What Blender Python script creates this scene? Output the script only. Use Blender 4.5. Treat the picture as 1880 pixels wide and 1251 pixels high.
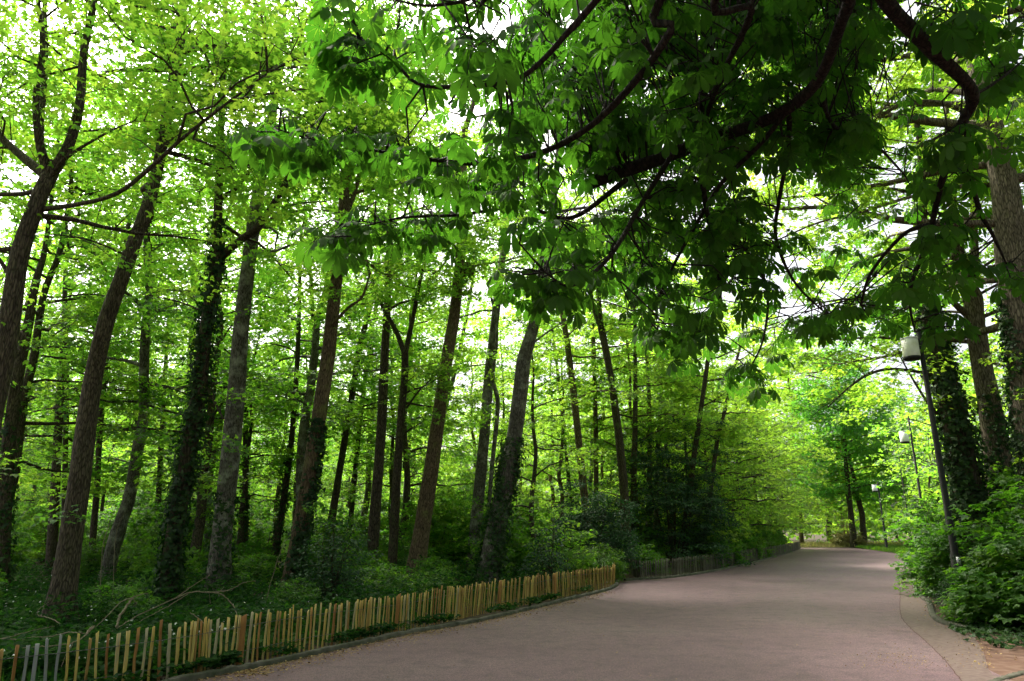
import bpy, math, random
import numpy as np
from mathutils import Vector

for o in list(bpy.data.objects): bpy.data.objects.remove(o, do_unlink=True)
SC = bpy.context.scene
COL = SC.collection
R = math.radians

# ------------------------------------------------------------------ camera
F_PX, CX, CY, CAM_H = 1253.0, 940.0, 625.5, 1.7       # photo pixels
PITCH = math.atan(345.0 / F_PX)
cam_d = bpy.data.cameras.new('camera')
cam = bpy.data.objects.new('camera', cam_d); COL.objects.link(cam)
cam_d.sensor_width = 36.0; cam_d.lens = 36.0 * F_PX / 1880.0
cam_d.clip_start = 0.05; cam_d.clip_end = 2000
cam.location = (0, 0, CAM_H); cam.rotation_euler = (R(90) + PITCH, 0, 0)
SC.camera = cam

# ------------------------------------------------------------------ sky, sun, exposure
SUN_EL, SUN_AZ = 53.0, -34.0            # azimuth from straight ahead (+Y), clockwise
w = bpy.data.worlds.new('World'); SC.world = w; w.use_nodes = True
nt = w.node_tree; nt.nodes.clear()
sky = nt.nodes.new('ShaderNodeTexSky'); sky.sky_type = 'NISHITA'; sky.sun_disc = False
sky.sun_elevation = R(SUN_EL); sky.sun_rotation = R(SUN_AZ)
sky.air_density = 0.6; sky.dust_density = 8.0; sky.ozone_density = 0.4
bg = nt.nodes.new('ShaderNodeBackground'); bg.inputs['Strength'].default_value = 0.15
wo = nt.nodes.new('ShaderNodeOutputWorld')
hs = nt.nodes.new('ShaderNodeHueSaturation'); hs.inputs['Saturation'].default_value = .45; hs.inputs['Value'].default_value = 1.15
nt.links.new(sky.outputs[0], hs.inputs['Color']); nt.links.new(hs.outputs[0], bg.inputs[0]); nt.links.new(bg.outputs[0], wo.inputs[0])
sd = bpy.data.lights.new('sun', 'SUN'); sd.energy = 5.0; sd.angle = R(11); sd.color = (1.0, 0.93, 0.80)
sun = bpy.data.objects.new('sun', sd); COL.objects.link(sun)
to_sun = Vector((math.sin(R(SUN_AZ)) * math.cos(R(SUN_EL)), math.cos(R(SUN_AZ)) * math.cos(R(SUN_EL)), math.sin(R(SUN_EL))))
sun.rotation_euler = to_sun.to_track_quat('Z', 'Y').to_euler()
SC.view_settings.view_transform = 'Standard'; SC.view_settings.look = 'None'
SC.view_settings.exposure = 1.48; SC.view_settings.gamma = 1.0
cy = SC.cycles
cy.max_bounces = 14; cy.diffuse_bounces = 9; cy.glossy_bounces = 2; cy.transmission_bounces = 12
cy.caustics_reflective = False; cy.caustics_refractive = False

# ------------------------------------------------------------------ helpers
fw = np.array([0, math.cos(PITCH), math.sin(PITCH)]); up = np.array([0, -math.sin(PITCH), math.cos(PITCH)])
def ray(px, py): return fw * F_PX + np.array([px - CX, 0, 0]) - up * (py - CY)
def G(px, py):
    d = ray(px, py); return np.array([0, 0, CAM_H]) - d * (CAM_H / d[2])
def P(px, py, Y):
    d = ray(px, py); return np.array([0, 0, CAM_H]) + d * (Y / d[1])
def catmull(p, n):
    p = np.asarray(p, float)
    if len(p) < 3:
        t = np.linspace(0, len(p) - 1, n); return np.stack([np.interp(t, range(len(p)), p[:, k]) for k in range(p.shape[1])], 1)
    q = np.vstack([2 * p[0] - p[1], p, 2 * p[-1] - p[-2]])
    t = np.linspace(0, len(p) - 1 - 1e-6, n); i = t.astype(int); f = (t - i)[:, None]
    a, b, c, d = q[i], q[i + 1], q[i + 2], q[i + 3]
    return 0.5 * (2 * b + (c - a) * f + (2 * a - 5 * b + 4 * c - d) * f ** 2 + (3 * b - a - 3 * c + d) * f ** 3)
def nrm(v): return v / np.maximum(np.linalg.norm(v, axis=-1, keepdims=True), 1e-9)

class MB:
    """collects pieces of geometry; build() links them as one mesh object"""
    def __init__(s): s.v = []; s.f = {3: [], 4: []}; s.r = []; s.n = 0
    def add(s, v, f3=None, f4=None, rnd=None):
        v = np.asarray(v, float)
        if f3 is not None and len(f3): s.f[3].append(np.asarray(f3, int) + s.n)
        if f4 is not None and len(f4): s.f[4].append(np.asarray(f4, int) + s.n)
        s.v.append(v); s.r.append(np.full(len(v), 0.5) if rnd is None else np.broadcast_to(rnd, (len(v),))); s.n += len(v)
    def tube(s, pts, rad, sides=6, cap=True, bump=0.0, rng=None, flare=0.0):
        pts = np.asarray(pts, float); n = len(pts); rad = np.broadcast_to(np.asarray(rad, float), (n,))
        T = nrm(np.gradient(pts, axis=0)); m = np.abs(T.mean(0)); ref = np.eye(3)[int(np.argmin(m))]
        u = nrm(np.cross(T, ref)); v = np.cross(T, u)
        a = np.linspace(0, 2 * math.pi, sides, endpoint=False)
        rr = np.repeat(rad[:, None], sides, 1)
        if bump:
            z = np.arange(n)[:, None]; ph = rng.uniform(0, 6.28, 8)
            rr = rr * (1 + bump * (np.sin(2 * a + z * .31 + ph[0]) + .7 * np.sin(3 * a - z * .23 + ph[1]) + .5 * np.sin(5 * a + ph[2] + .5 * np.sin(z * .4 + ph[3])) + .5 * np.sin(z * .9 + ph[4] + a)) + rng.normal(0, bump * .35, (n, sides)))
            if sides >= 14: rr = rr * (1 + .022 * np.sin(9 * a + ph[5] + 1.2 * np.sin(z * .12 + ph[6])) + .016 * np.sin(14 * a + ph[7] + np.sin(z * .2)))
        if flare:
            h = pts[:, 2:3] - pts[0, 2]; ph = rng.uniform(0, 6.28)
            rr = rr * (1 + flare * np.exp(-h / (rad[0] * 1.1)) * (0.75 + 0.45 * np.cos(5 * a + ph) + .2 * np.cos(3 * a + 2 * ph)))
        V = pts[:, None] + rr[..., None] * (np.cos(a)[None, :, None] * u[:, None] + np.sin(a)[None, :, None] * v[:, None])
        i = np.arange(n - 1)[:, None] * sides; j = np.arange(sides)[None]; j2 = (j + 1) % sides
        q = np.stack([i + j, i + j2, i + sides + j2, i + sides + j], -1).reshape(-1, 4)
        V = V.reshape(-1, 3); f3 = []
        if cap:
            V = np.vstack([V, pts[-1] + T[-1] * rad[-1] * .3]); k = len(V) - 1; b = (n - 1) * sides
            f3 = [(b + x, b + (x + 1) % sides, k) for x in range(sides)]
        s.add(V, f3, q)
    def box(s, c, sx, sy, sz, rz=0.0, tilt=(0, 0), taper=1.0, rnd=None):
        """box standing on c, leaning by tilt (x,y offset of its top)"""
        x, y = sx / 2, sy / 2
        v = np.array([(-x, -y, 0), (x, -y, 0), (x, y, 0), (-x, y, 0), (-x * taper, -y * taper, sz), (x * taper, -y * taper, sz), (x * taper, y * taper, sz), (-x * taper, y * taper, sz)], float)
        ca, sa = math.cos(rz), math.sin(rz); xy = v[:, :2] @ np.array([[ca, sa], [-sa, ca]]); v[:, :2] = xy
        v[4:, 0] += tilt[0]; v[4:, 1] += tilt[1]
        s.add(v + np.asarray(c), None, [(3, 2, 1, 0), (4, 5, 6, 7), (0, 1, 5, 4), (1, 2, 6, 5), (2, 3, 7, 6), (3, 0, 4, 7)], rnd)
    def lathe(s, prof, c, n=24):
        a = np.linspace(0, 2 * math.pi, n, endpoint=False); prof = np.asarray(prof, float); m = len(prof)
        V = np.stack([prof[:, 0:1] * np.cos(a), prof[:, 0:1] * np.sin(a), np.repeat(prof[:, 1:2], n, 1)], -1).reshape(-1, 3) + np.asarray(c)
        i = np.arange(m - 1)[:, None] * n; j = np.arange(n)[None]; j2 = (j + 1) % n
        s.add(V, None, np.stack([i + j, i + j2, i + n + j2, i + n + j], -1).reshape(-1, 4))
    def leaves(s, C, D, N, size, tmpl, rng, rnd=None):
        """many copies of a small leaf template at points C, pointing along D, facing N"""
        tv, tf = tmpl; k = len(tv); n = len(C)
        if n == 0: return
        D = nrm(D); S = nrm(np.cross(N, D)); N = np.cross(D, S)
        size = np.broadcast_to(size, (n,))[:, None, None]
        V = C[:, None] + size * (tv[None, :, 0:1] * D[:, None] + tv[None, :, 1:2] * S[:, None] + tv[None, :, 2:3] * N[:, None])
        f = (np.arange(n)[:, None, None] * k + tf[None]).reshape(-1, tf.shape[1])
        if rnd is None: rnd = rng.random(n)
        r = np.repeat(rnd, k)
        s.add(V.reshape(-1, 3), f if tf.shape[1] == 3 else None, f if tf.shape[1] == 4 else None, r)
    def build(s, name, mat, parent=None, origin=None, smooth=False):
        me = bpy.data.meshes.new(name); V = np.vstack(s.v) if s.v else np.zeros((0, 3))
        if origin is not None: V = V - np.asarray(origin)
        f3 = np.vstack(s.f[3]) if s.f[3] else np.zeros((0, 3), int); f4 = np.vstack(s.f[4]) if s.f[4] else np.zeros((0, 4), int)
        me.vertices.add(len(V)); me.vertices.foreach_set('co', V.astype(np.float32).ravel())
        nl = f3.size + f4.size; me.loops.add(nl); me.loops.foreach_set('vertex_index', np.concatenate([f3.ravel(), f4.ravel()]).astype(np.int32))
        me.polygons.add(len(f3) + len(f4))
        st = np.concatenate([np.arange(len(f3)) * 3, len(f3) * 3 + np.arange(len(f4)) * 4]).astype(np.int32)
        me.polygons.foreach_set('loop_start', st)
        if smooth: me.polygons.foreach_set('use_smooth', np.ones(len(st), bool))
        at = me.attributes.new('rnd', 'FLOAT', 'POINT'); at.data.foreach_set('value', np.concatenate(s.r).astype(np.float32) if s.r else [])
        me.update(calc_edges=True); me.validate()
        me.materials.append(mat)
        o = bpy.data.objects.new(name, me); COL.objects.link(o)
        if parent is not None: o.parent = parent
        elif origin is not None: o.location = origin
        return o

def tag(o, label=None, cat=None, group=None, kind=None):
    if label: o['label'] = label
    if cat: o['category'] = cat
    if group: o['group'] = group
    if kind: o['kind'] = kind
    return o
def thing(name, loc, label, cat, group=None, rz=0.0):
    o = bpy.data.objects.new(name, None); COL.objects.link(o); o.location = loc; o.rotation_euler = (0, 0, rz); o.empty_display_size = .2
    return tag(o, label, cat, group)
def copy_tree(o, loc, rz, sc, label=None, group=None):
    c = o.copy(); COL.objects.link(c); c.location = loc; c.rotation_euler = (0, 0, rz); c.scale = (sc, sc, sc)
    if label: c['label'] = label
    if group: c['group'] = group
    for ch in o.children:
        d = ch.copy(); COL.objects.link(d); d.parent = c
    return c

# ------------------------------------------------------------------ materials
def new_mat(name):
    m = bpy.data.materials.new(name); m.use_nodes = True; t = m.node_tree; t.nodes.clear()
    out = t.nodes.new('ShaderNodeOutputMaterial'); return m, t, out
def N_(t, kind, **kw):
    n = t.nodes.new('ShaderNode' + kind)
    for k, v in kw.items(): setattr(n, k, v)
    return n
def ramp(t, stops):
    r = t.nodes.new('ShaderNodeValToRGB'); e = r.color_ramp.elements
    while len(e) < len(stops): e.new(0.5)
    for el, (p, c) in zip(e, stops): el.position = p; el.color = (*c, 1)
    return r
def leaf_mat(name, refl, trans, mixf=0.5, gloss=0.03):
    """refl / trans: three colours each, picked leaf by leaf"""
    m, t, out = new_mat(name); L = t.links.new
    at = N_(t, 'Attribute', attribute_name='rnd'); oi = N_(t, 'ObjectInfo')
    ma = N_(t, 'Math', operation='MULTIPLY_ADD'); ma.inputs[1].default_value = 0.35; 
    sb = N_(t, 'Math', operation='SUBTRACT'); sb.inputs[1].default_value = 0.5; L(oi.outputs['Random'], sb.inputs[0])
    L(sb.outputs[0], ma.inputs[0]); L(at.outputs['Fac'], ma.inputs[2])
    r1 = ramp(t, list(zip((0.05, .5, .95), refl))); r2 = ramp(t, list(zip((0.05, .5, .95), trans)))
    L(ma.outputs[0], r1.inputs[0]); L(ma.outputs[0], r2.inputs[0])
    d = N_(t, 'BsdfDiffuse'); tr = N_(t, 'BsdfTranslucent'); L(r1.outputs[0], d.inputs[0]); L(r2.outputs[0], tr.inputs[0])
    mx = N_(t, 'MixShader'); mx.inputs[0].default_value = mixf; L(d.outputs[0], mx.inputs[1]); L(tr.outputs[0], mx.inputs[2])
    g = N_(t, 'BsdfGlossy'); g.inputs['Roughness'].default_value = 0.5; g.inputs['Color'].default_value = (.8, .85, .8, 1)
    m2 = N_(t, 'MixShader'); m2.inputs[0].default_value = gloss; L(mx.outputs[0], m2.inputs[1]); L(g.outputs[0], m2.inputs[2])
    L(m2.outputs[0], out.inputs[0]); return m
def bark_mat(name, dark, mid, light, lichen=None, lich_amt=.5, scale=1.0):
    m, t, out = new_mat(name); L = t.links.new
    tc = N_(t, 'TexCoord'); mp = N_(t, 'Mapping'); mp.inputs['Scale'].default_value = (20 * scale, 20 * scale, 3.6 * scale); L(tc.outputs['Object'], mp.inputs[0])
    n1 = N_(t, 'TexNoise'); n1.inputs['Scale'].default_value = 1.6; n1.inputs['Detail'].default_value = 6; n1.inputs['Distortion'].default_value = .6; L(mp.outputs[0], n1.inputs[0])
    vo = N_(t, 'TexVoronoi', feature='DISTANCE_TO_EDGE'); vo.inputs['Scale'].default_value = 1.5; L(mp.outputs[0], vo.inputs[0])
    r = ramp(t, [(.28, dark), (.5, mid), (.75, light)]); L(n1.outputs[0], r.inputs[0])
    vr = ramp(t, [(0.0, (.35, .35, .35)), (.18, (1, 1, 1))]); L(vo.outputs[0], vr.inputs[0])
    mu = N_(t, 'Mix', data_type='RGBA', blend_type='MULTIPLY'); mu.inputs[0].default_value = .8; L(r.outputs[0], mu.inputs[6]); L(vr.outputs[0], mu.inputs[7])
    col = mu.outputs[2]
    if lichen:
        n2 = N_(t, 'TexNoise'); n2.inputs['Scale'].default_value = 2.6; n2.inputs['Detail'].default_value = 8; n2.inputs['Roughness'].default_value = .65; L(tc.outputs['Object'], n2.inputs[0])
        lr = ramp(t, [(1 - lich_amt - .05, (0, 0, 0)), (1 - lich_amt + .12, (1, 1, 1))]); L(n2.outputs[0], lr.inputs[0])
        ml = N_(t, 'Mix', data_type='RGBA'); L(lr.outputs[0], ml.inputs[0]); L(col, ml.inputs[6]); ml.inputs[7].default_value = (*lichen, 1)
        mm = N_(t, 'Mix', data_type='RGBA', blend_type='MULTIPLY'); mm.inputs[0].default_value = .55; L(ml.outputs[2], mm.inputs[6]); L(vr.outputs[0], mm.inputs[7]); col = mm.outputs[2]
    b = N_(t, 'BsdfPrincipled'); b.inputs['Roughness'].default_value = .9; b.inputs['Specular IOR Level'].default_value = .2; L(col, b.inputs['Base Color'])
    ad = N_(t, 'Math', operation='MULTIPLY_ADD'); ad.inputs[1].default_value = .6; L(vr.outputs[0], ad.inputs[0]); L(n1.outputs[0], ad.inputs[2])
    bp = N_(t, 'Bump'); bp.inputs['Strength'].default_value = .9; bp.inputs['Distance'].default_value = .03; L(ad.outputs[0], bp.inputs['Height']); L(bp.outputs[0], b.inputs['Normal'])
    L(b.outputs[0], out.inputs[0]); return m
def plain_mat(name, cols, scale=8, rough=.8, spec=.3, stretch=(1, 1, 1), bump=.2, detail=6, use_rnd=False, metal=0.0):
    m, t, out = new_mat(name); L = t.links.new
    tc = N_(t, 'TexCoord'); mp = N_(t, 'Mapping'); mp.inputs['Scale'].default_value = stretch; L(tc.outputs['Object'], mp.inputs[0])
    n = N_(t, 'TexNoise'); n.inputs['Scale'].default_value = scale; n.inputs['Detail'].default_value = detail; L(mp.outputs[0], n.inputs[0])
    r = ramp(t, list(zip(np.linspace(.3, .7, len(cols)), cols)))
    if use_rnd:
        at = N_(t, 'Attribute', attribute_name='rnd'); oi = N_(t, 'ObjectInfo')
        a = N_(t, 'Math', operation='MULTIPLY_ADD'); a.inputs[1].default_value = .45; L(n.outputs[0], a.inputs[0])
        a2 = N_(t, 'Math', operation='MULTIPLY_ADD'); a2.inputs[1].default_value = .55; L(oi.outputs['Random'], a2.inputs[0]); a2.inputs[2].default_value = 0; 
        a3 = N_(t, 'Math', operation='MULTIPLY_ADD'); a3.inputs[1].default_value = .5; a3.inputs[2].default_value = -.25; L(at.outputs['Fac'], a3.inputs[0])
        a4 = N_(t, 'Math', operation='ADD'); L(a2.outputs[0], a4.inputs[0]); L(a3.outputs[0], a4.inputs[1]); L(a4.outputs[0], a.inputs[2])
        L(a.outputs[0], r.inputs[0])
    else: L(n.outputs[0], r.inputs[0])
    b = N_(t, 'BsdfPrincipled'); b.inputs['Roughness'].default_value = rough; b.inputs['Specular IOR Level'].default_value = spec; b.inputs['Metallic'].default_value = metal
    L(r.outputs[0], b.inputs['Base Color'])
    if bump:
        bp = N_(t, 'Bump'); bp.inputs['Strength'].default_value = bump; bp.inputs['Distance'].default_value = .01; L(n.outputs[0], bp.inputs['Height']); L(bp.outputs[0], b.inputs['Normal'])
    L(b.outputs[0], out.inputs[0]); return m

# leaf colours
M_MAPLE = leaf_mat('maple_leaf', [(.028, .100, .010), (.045, .130, .012), (.080, .155, .014)], [(.17, .46, .030), (.26, .54, .034), (.38, .59, .044)], .6)
M_LIME = leaf_mat('hornbeam_leaf', [(.045, .110, .010), (.062, .135, .012), (.095, .155, .014)], [(.24, .54, .032), (.33, .60, .038), (.43, .63, .048)], .6)
M_BLUEG = leaf_mat('plane_leaf', [(.024, .090, .014), (.034, .125, .020), (.055, .150, .024)], [(.14, .50, .04), (.20, .58, .045), (.28, .62, .05)], .6)
M_SHRUB = leaf_mat('shrub_leaf', [(.025, .075, .008), (.040, .105, .010), (.070, .135, .012)], [(.10, .33, .014), (.15, .40, .016), (.24, .47, .02)])
M_DARK = leaf_mat('evergreen_leaf', [(.022, .050, .024), (.032, .070, .032), (.048, .090, .042)], [(.02, .08, .02), (.03, .11, .024), (.05, .14, .03)], .3, .025)
M_IVY = leaf_mat('ivy_leaf', [(.010, .028, .008), (.018, .044, .010), (.034, .070, .014)], [(.012, .06, .008), (.02, .085, .010), (.04, .12, .012)], .3, .02)
M_CHEST = leaf_mat('chestnut_leaf', [(.018, .052, .008), (.025, .068, .010), (.035, .085, .012)], [(.05, .205, .010), (.07, .24, .012), (.095, .28, .014)], .5, .012)
M_GROUNDC = leaf_mat('ground_ivy_leaf', [(.010, .034, .010), (.016, .048, .011), (.030, .072, .012)], [(.016, .08, .009), (.028, .11, .011), (.05, .15, .013)], .35, .006)
M_FLOWER = leaf_mat('white_petal', [(.75, .76, .72)] * 3, [(.7, .72, .66)] * 3, .3, .02)
M_GRASS = leaf_mat('grass_blade', [(.04, .10, .010), (.06, .13, .012), (.09, .15, .02)], [(.10, .28, .010), (.14, .33, .012), (.2, .36, .02)], .45)
M_DRYGR = leaf_mat('pale_grass_blade', [(.20, .20, .05), (.26, .23, .08), (.30, .26, .12)], [(.25, .26, .05), (.3, .28, .08), (.34, .3, .12)], .4)
# bark
M_BARK = bark_mat('brown_bark', (.036, .028, .020), (.092, .071, .051), (.16, .125, .092), (.085, .095, .045), .36)
M_BARKG = bark_mat('grey_lichen_bark', (.050, .044, .036), (.125, .112, .092), (.22, .20, .165), (.32, .32, .26), .47, 1.2)
M_BARKW = bark_mat('warm_bark', (.060, .040, .024), (.15, .105, .064), (.25, .18, .11), (.15, .15, .05), .42)
M_BARKF = bark_mat('furrowed_bark', (.060, .048, .034), (.16, .13, .095), (.27, .225, .17), (.20, .19, .11), .34, .8)
M_BARKD = bark_mat('dark_bark', (.030, .024, .015), (.070, .056, .036), (.12, .098, .064), (.08, .095, .032), .42)
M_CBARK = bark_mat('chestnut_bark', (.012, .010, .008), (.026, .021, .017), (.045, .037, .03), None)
M_TWIG = plain_mat('dead_twig', [(.12, .095, .06), (.20, .165, .11)], 20, .85)
M_BARET = plain_mat('bare_shrub_twig', [(.20, .12, .06), (.30, .19, .10)], 20, .85)

# ------------------------------------------------------------------ leaf templates (along, side, up)
def kite(wd=.32, lift=.07): return (np.array([(0, 0, 0), (.42, wd, lift), (1, 0, -.05), (.42, -wd, lift)], float), np.array([(0, 2, 1), (0, 3, 2)]))
def lobed(angs, lens, wd):
    v = [(0, 0, 0)]; f = []
    for a, l in zip(angs, lens):
        c, s_ = math.cos(a), math.sin(a); b = len(v)
        for (x, y, z) in ((.5 * l, wd * l, .05), (l, 0, -.06), (.5 * l, -wd * l, .05)):
            v.append((x * c - y * s_, x * s_ + y * c, z))
        f += [(0, b + 1, b), (0, b + 2, b + 1)]
    return np.array(v, float), np.array(f)
T_KITE = kite(); T_BLADE = kite(.10, .02)
T_MAPLE = lobed((0, .95, -.95), (1, .82, .82), .27)
T_IVY = lobed((0, 1.15, -1.15), (1, .72, .72), .36)
T_STAR = lobed(tuple(k * 2 * math.pi / 5 for k in range(5)), (1,) * 5, .25)
def chestnut_template():
    """palmate leaf of seven drooping obovate leaflets with a folded midrib"""
    V = []; Fq = []
    prof = [(0, .012), (.25, .05), (.5, .14), (.72, .20), (.87, .155), (1.0, .012)]
    for a, l in ((0, 1.0), (.60, .93), (-.58, .97), (1.22, .78), (-1.20, .74), (1.95, .48), (-1.9, .44)):
        c, s_ = math.cos(a), math.sin(a); b = len(V)
        for u, wv in prof:
            x = u * l; dz = -.44 * x * x - .10 * abs(a) * u
            for sgn in (-1, 0, 1):
                y = sgn * wv * l; z = dz + (.035 if sgn else 0) * (1 if u > .1 else 0)
                V.append((x * c - y * s_, x * s_ + y * c, z))
        for k in range(len(prof) - 1):
            for j in (0, 1):
                q = b + k * 3 + j; Fq.append((q, q + 3, q + 4, q + 1))
    return np.array(V, float), np.array(Fq)
T_CHEST = chestnut_template()

# ------------------------------------------------------------------ tree growing
def spray_leaves(mb, centers, dirs, n, size, rng, rad=(.75, .5), thick=.07, tmpl=T_MAPLE, droop=.25, tilt=.36):
    """flat layered sprays of leaves round each centre, lying along dirs"""
    k = len(centers)
    if k == 0: return
    cnt = np.maximum(rng.poisson(n, k), 3); idx = np.repeat(np.arange(k), cnt); m = len(idx)
    rs = rng.uniform(.7, 1.3, k)[idx]
    d = nrm(dirs * np.array([1, 1, .35]))[idx]; sd_ = nrm(np.cross(np.array([0, 0, 1.0]), d))
    a = rng.uniform(0, 2 * math.pi, m); q = np.sqrt(rng.random(m)) * rs
    # lumpy: leaves gather on a few twigs of the spray
    tw = rng.integers(0, 6, m); ta = (tw - 2.5) * .42 + rng.normal(0, .10, m); on = rng.random(m) < .65
    a = np.where(on, ta, a)
    lu, lv = q * np.cos(a) * rad[0], q * np.sin(a) * rad[1] * np.where(on, 1.3, 1)
    C = centers[idx] + d * lu[:, None] + sd_ * lv[:, None]
    C[:, 2] += rng.normal(0, thick, m) - droop * (q ** 2) * rad[0]
    Nn = np.stack([rng.normal(0, tilt, m), rng.normal(0, tilt, m), np.ones(m)], 1)
    D = d * (np.cos(a) + rng.normal(0, .5, m))[:, None] + sd_ * (np.sin(a) + rng.normal(0, .5, m))[:, None]; D[:, 2] -= rng.uniform(.1, .7, m)
    hue = np.clip(rng.normal(.5, .2, k)[idx] + rng.normal(0, .09, m), 0, 1)
    mb.leaves(C, D, Nn, size * rng.uniform(.7, 1.3, m), tmpl, rng, hue)

def grow(wood, leaf, axis, r_of, z0, z1, rmax, nlimb, nspray, nleaf, size, rng, low=1.0, elev=(.1, .7), tmpl=T_MAPLE, rad=(.75, .5), tilt=.42, droop=.25, avoid=None, thick=.07):
    """limbs off an axis polyline with leaf sprays along them"""
    zs = axis[:, 2]; cen = []; dr = []
    def at(z): return np.array([np.interp(z, zs, axis[:, 0]), np.interp(z, zs, axis[:, 1]), z])
    az = rng.uniform(0, 6.28)
    for i in range(nlimb):
        t = (i + rng.random()) / nlimb; z = z0 + t * (z1 - z0); az += 2.4 + rng.normal(0, .4)
        if avoid is not None and avoid(at(z), az): az += math.pi * .7
        L = rmax * (low * (1 - t) ** .8 + .25 + .9 * t * (1 - t)) * rng.uniform(.65, 1.1)
        el = elev[0] + (elev[1] - elev[0]) * t + rng.normal(0, .12)
        s = np.linspace(0, 1, 7)[:, None]; h = np.array([math.cos(az), math.sin(az), 0]); sd_ = np.array([-h[1], h[0], 0])
        p = at(z) + h * L * s * math.cos(el) + sd_ * (rng.normal(0, .12) * L * np.sin(s * 3)) + sd_ * np.cumsum(rng.normal(0, .03 * L, (7, 1)), 0)
        p[:, 2] += (L * math.sin(el) * s[:, 0] - .10 * L * s[:, 0] ** 2.5 + np.cumsum(rng.normal(0, .02 * L, 7))); p[0] = at(z)
        r0 = min(.014 * L + .008, .6 * r_of(z) + .004)
        wood.tube(p, np.linspace(r0, .006, 7), 5, cap=False)
        ns = max(2, int(nspray * L / rmax * rng.uniform(.8, 1.2)))
        u = rng.uniform(.22, 1.02, ns) ** .8; b = np.stack([np.interp(u, s[:, 0], p[:, k]) for k in range(3)], 1)
        off = (sd_ * (rng.normal(0, .26, ns) * L * (1.15 - .5 * u))[:, None]) + h * (rng.uniform(.0, .28, ns) * L)[:, None]
        off[:, 2] += rng.normal(0, .07 * L + .08, ns); c = b + off
        for k in range(ns):
            mid = (b[k] + c[k]) / 2 + np.array([0, 0, .06 * L * rng.random()])
            wood.tube(np.array([b[k], mid, c[k]]), (.5 * r0 * .5 + .003, .005, .003), 3, cap=False)
        cen.append(c); dr.append(nrm(off + h * .3))
    if cen: spray_leaves(leaf, np.vstack(cen), np.vstack(dr), nleaf, size, rng, rad=rad, tmpl=tmpl, tilt=tilt, droop=droop, thick=thick)

def ivy_on(leaf, axis, r_of, z0, z1, n, rng, size=.075, side=None, spread=3.2, out=.10):
    z = z0 + (z1 - z0) * rng.random(n) ** 1.25
    a = rng.uniform(-math.pi, math.pi, n) if side is None else side + rng.normal(0, spread / 2.5, n)
    a = a + .5 * np.sin(z * 1.7 + 3) + .3 * np.sin(z * 4.1)
    keep = (np.sin(z * 2.3 + a * 2) + np.sin(a * 3 - z * 1.1) + rng.normal(0, .7, n) + 1.0 - 1.6 * np.clip((z - z0) / (z1 - z0) - .55, 0, 1)) > 0; z, a = z[keep], a[keep]; n = len(z)
    c = np.stack([np.interp(z, axis[:, 2], axis[:, 0]), np.interp(z, axis[:, 2], axis[:, 1]), z], 1)
    rr = np.array([r_of(q) for q in z]); o = np.stack([np.cos(a), np.sin(a), np.zeros(n)], 1)
    C = c + o * (rr * 1.03 + np.abs(rng.normal(0, out, n)) * (.4 + .6 * np.sin(z * 3 + a) ** 2))[:, None]
    Nn = o + rng.normal(0, .35, (n, 3)) + np.array([0, 0, .35]); D = rng.normal(0, .5, (n, 3)) + np.array([0, 0, -1.0]) + o * .3
    leaf.leaves(C, D, Nn, size * rng.uniform(.6, 1.35, n), T_IVY, rng)

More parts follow.
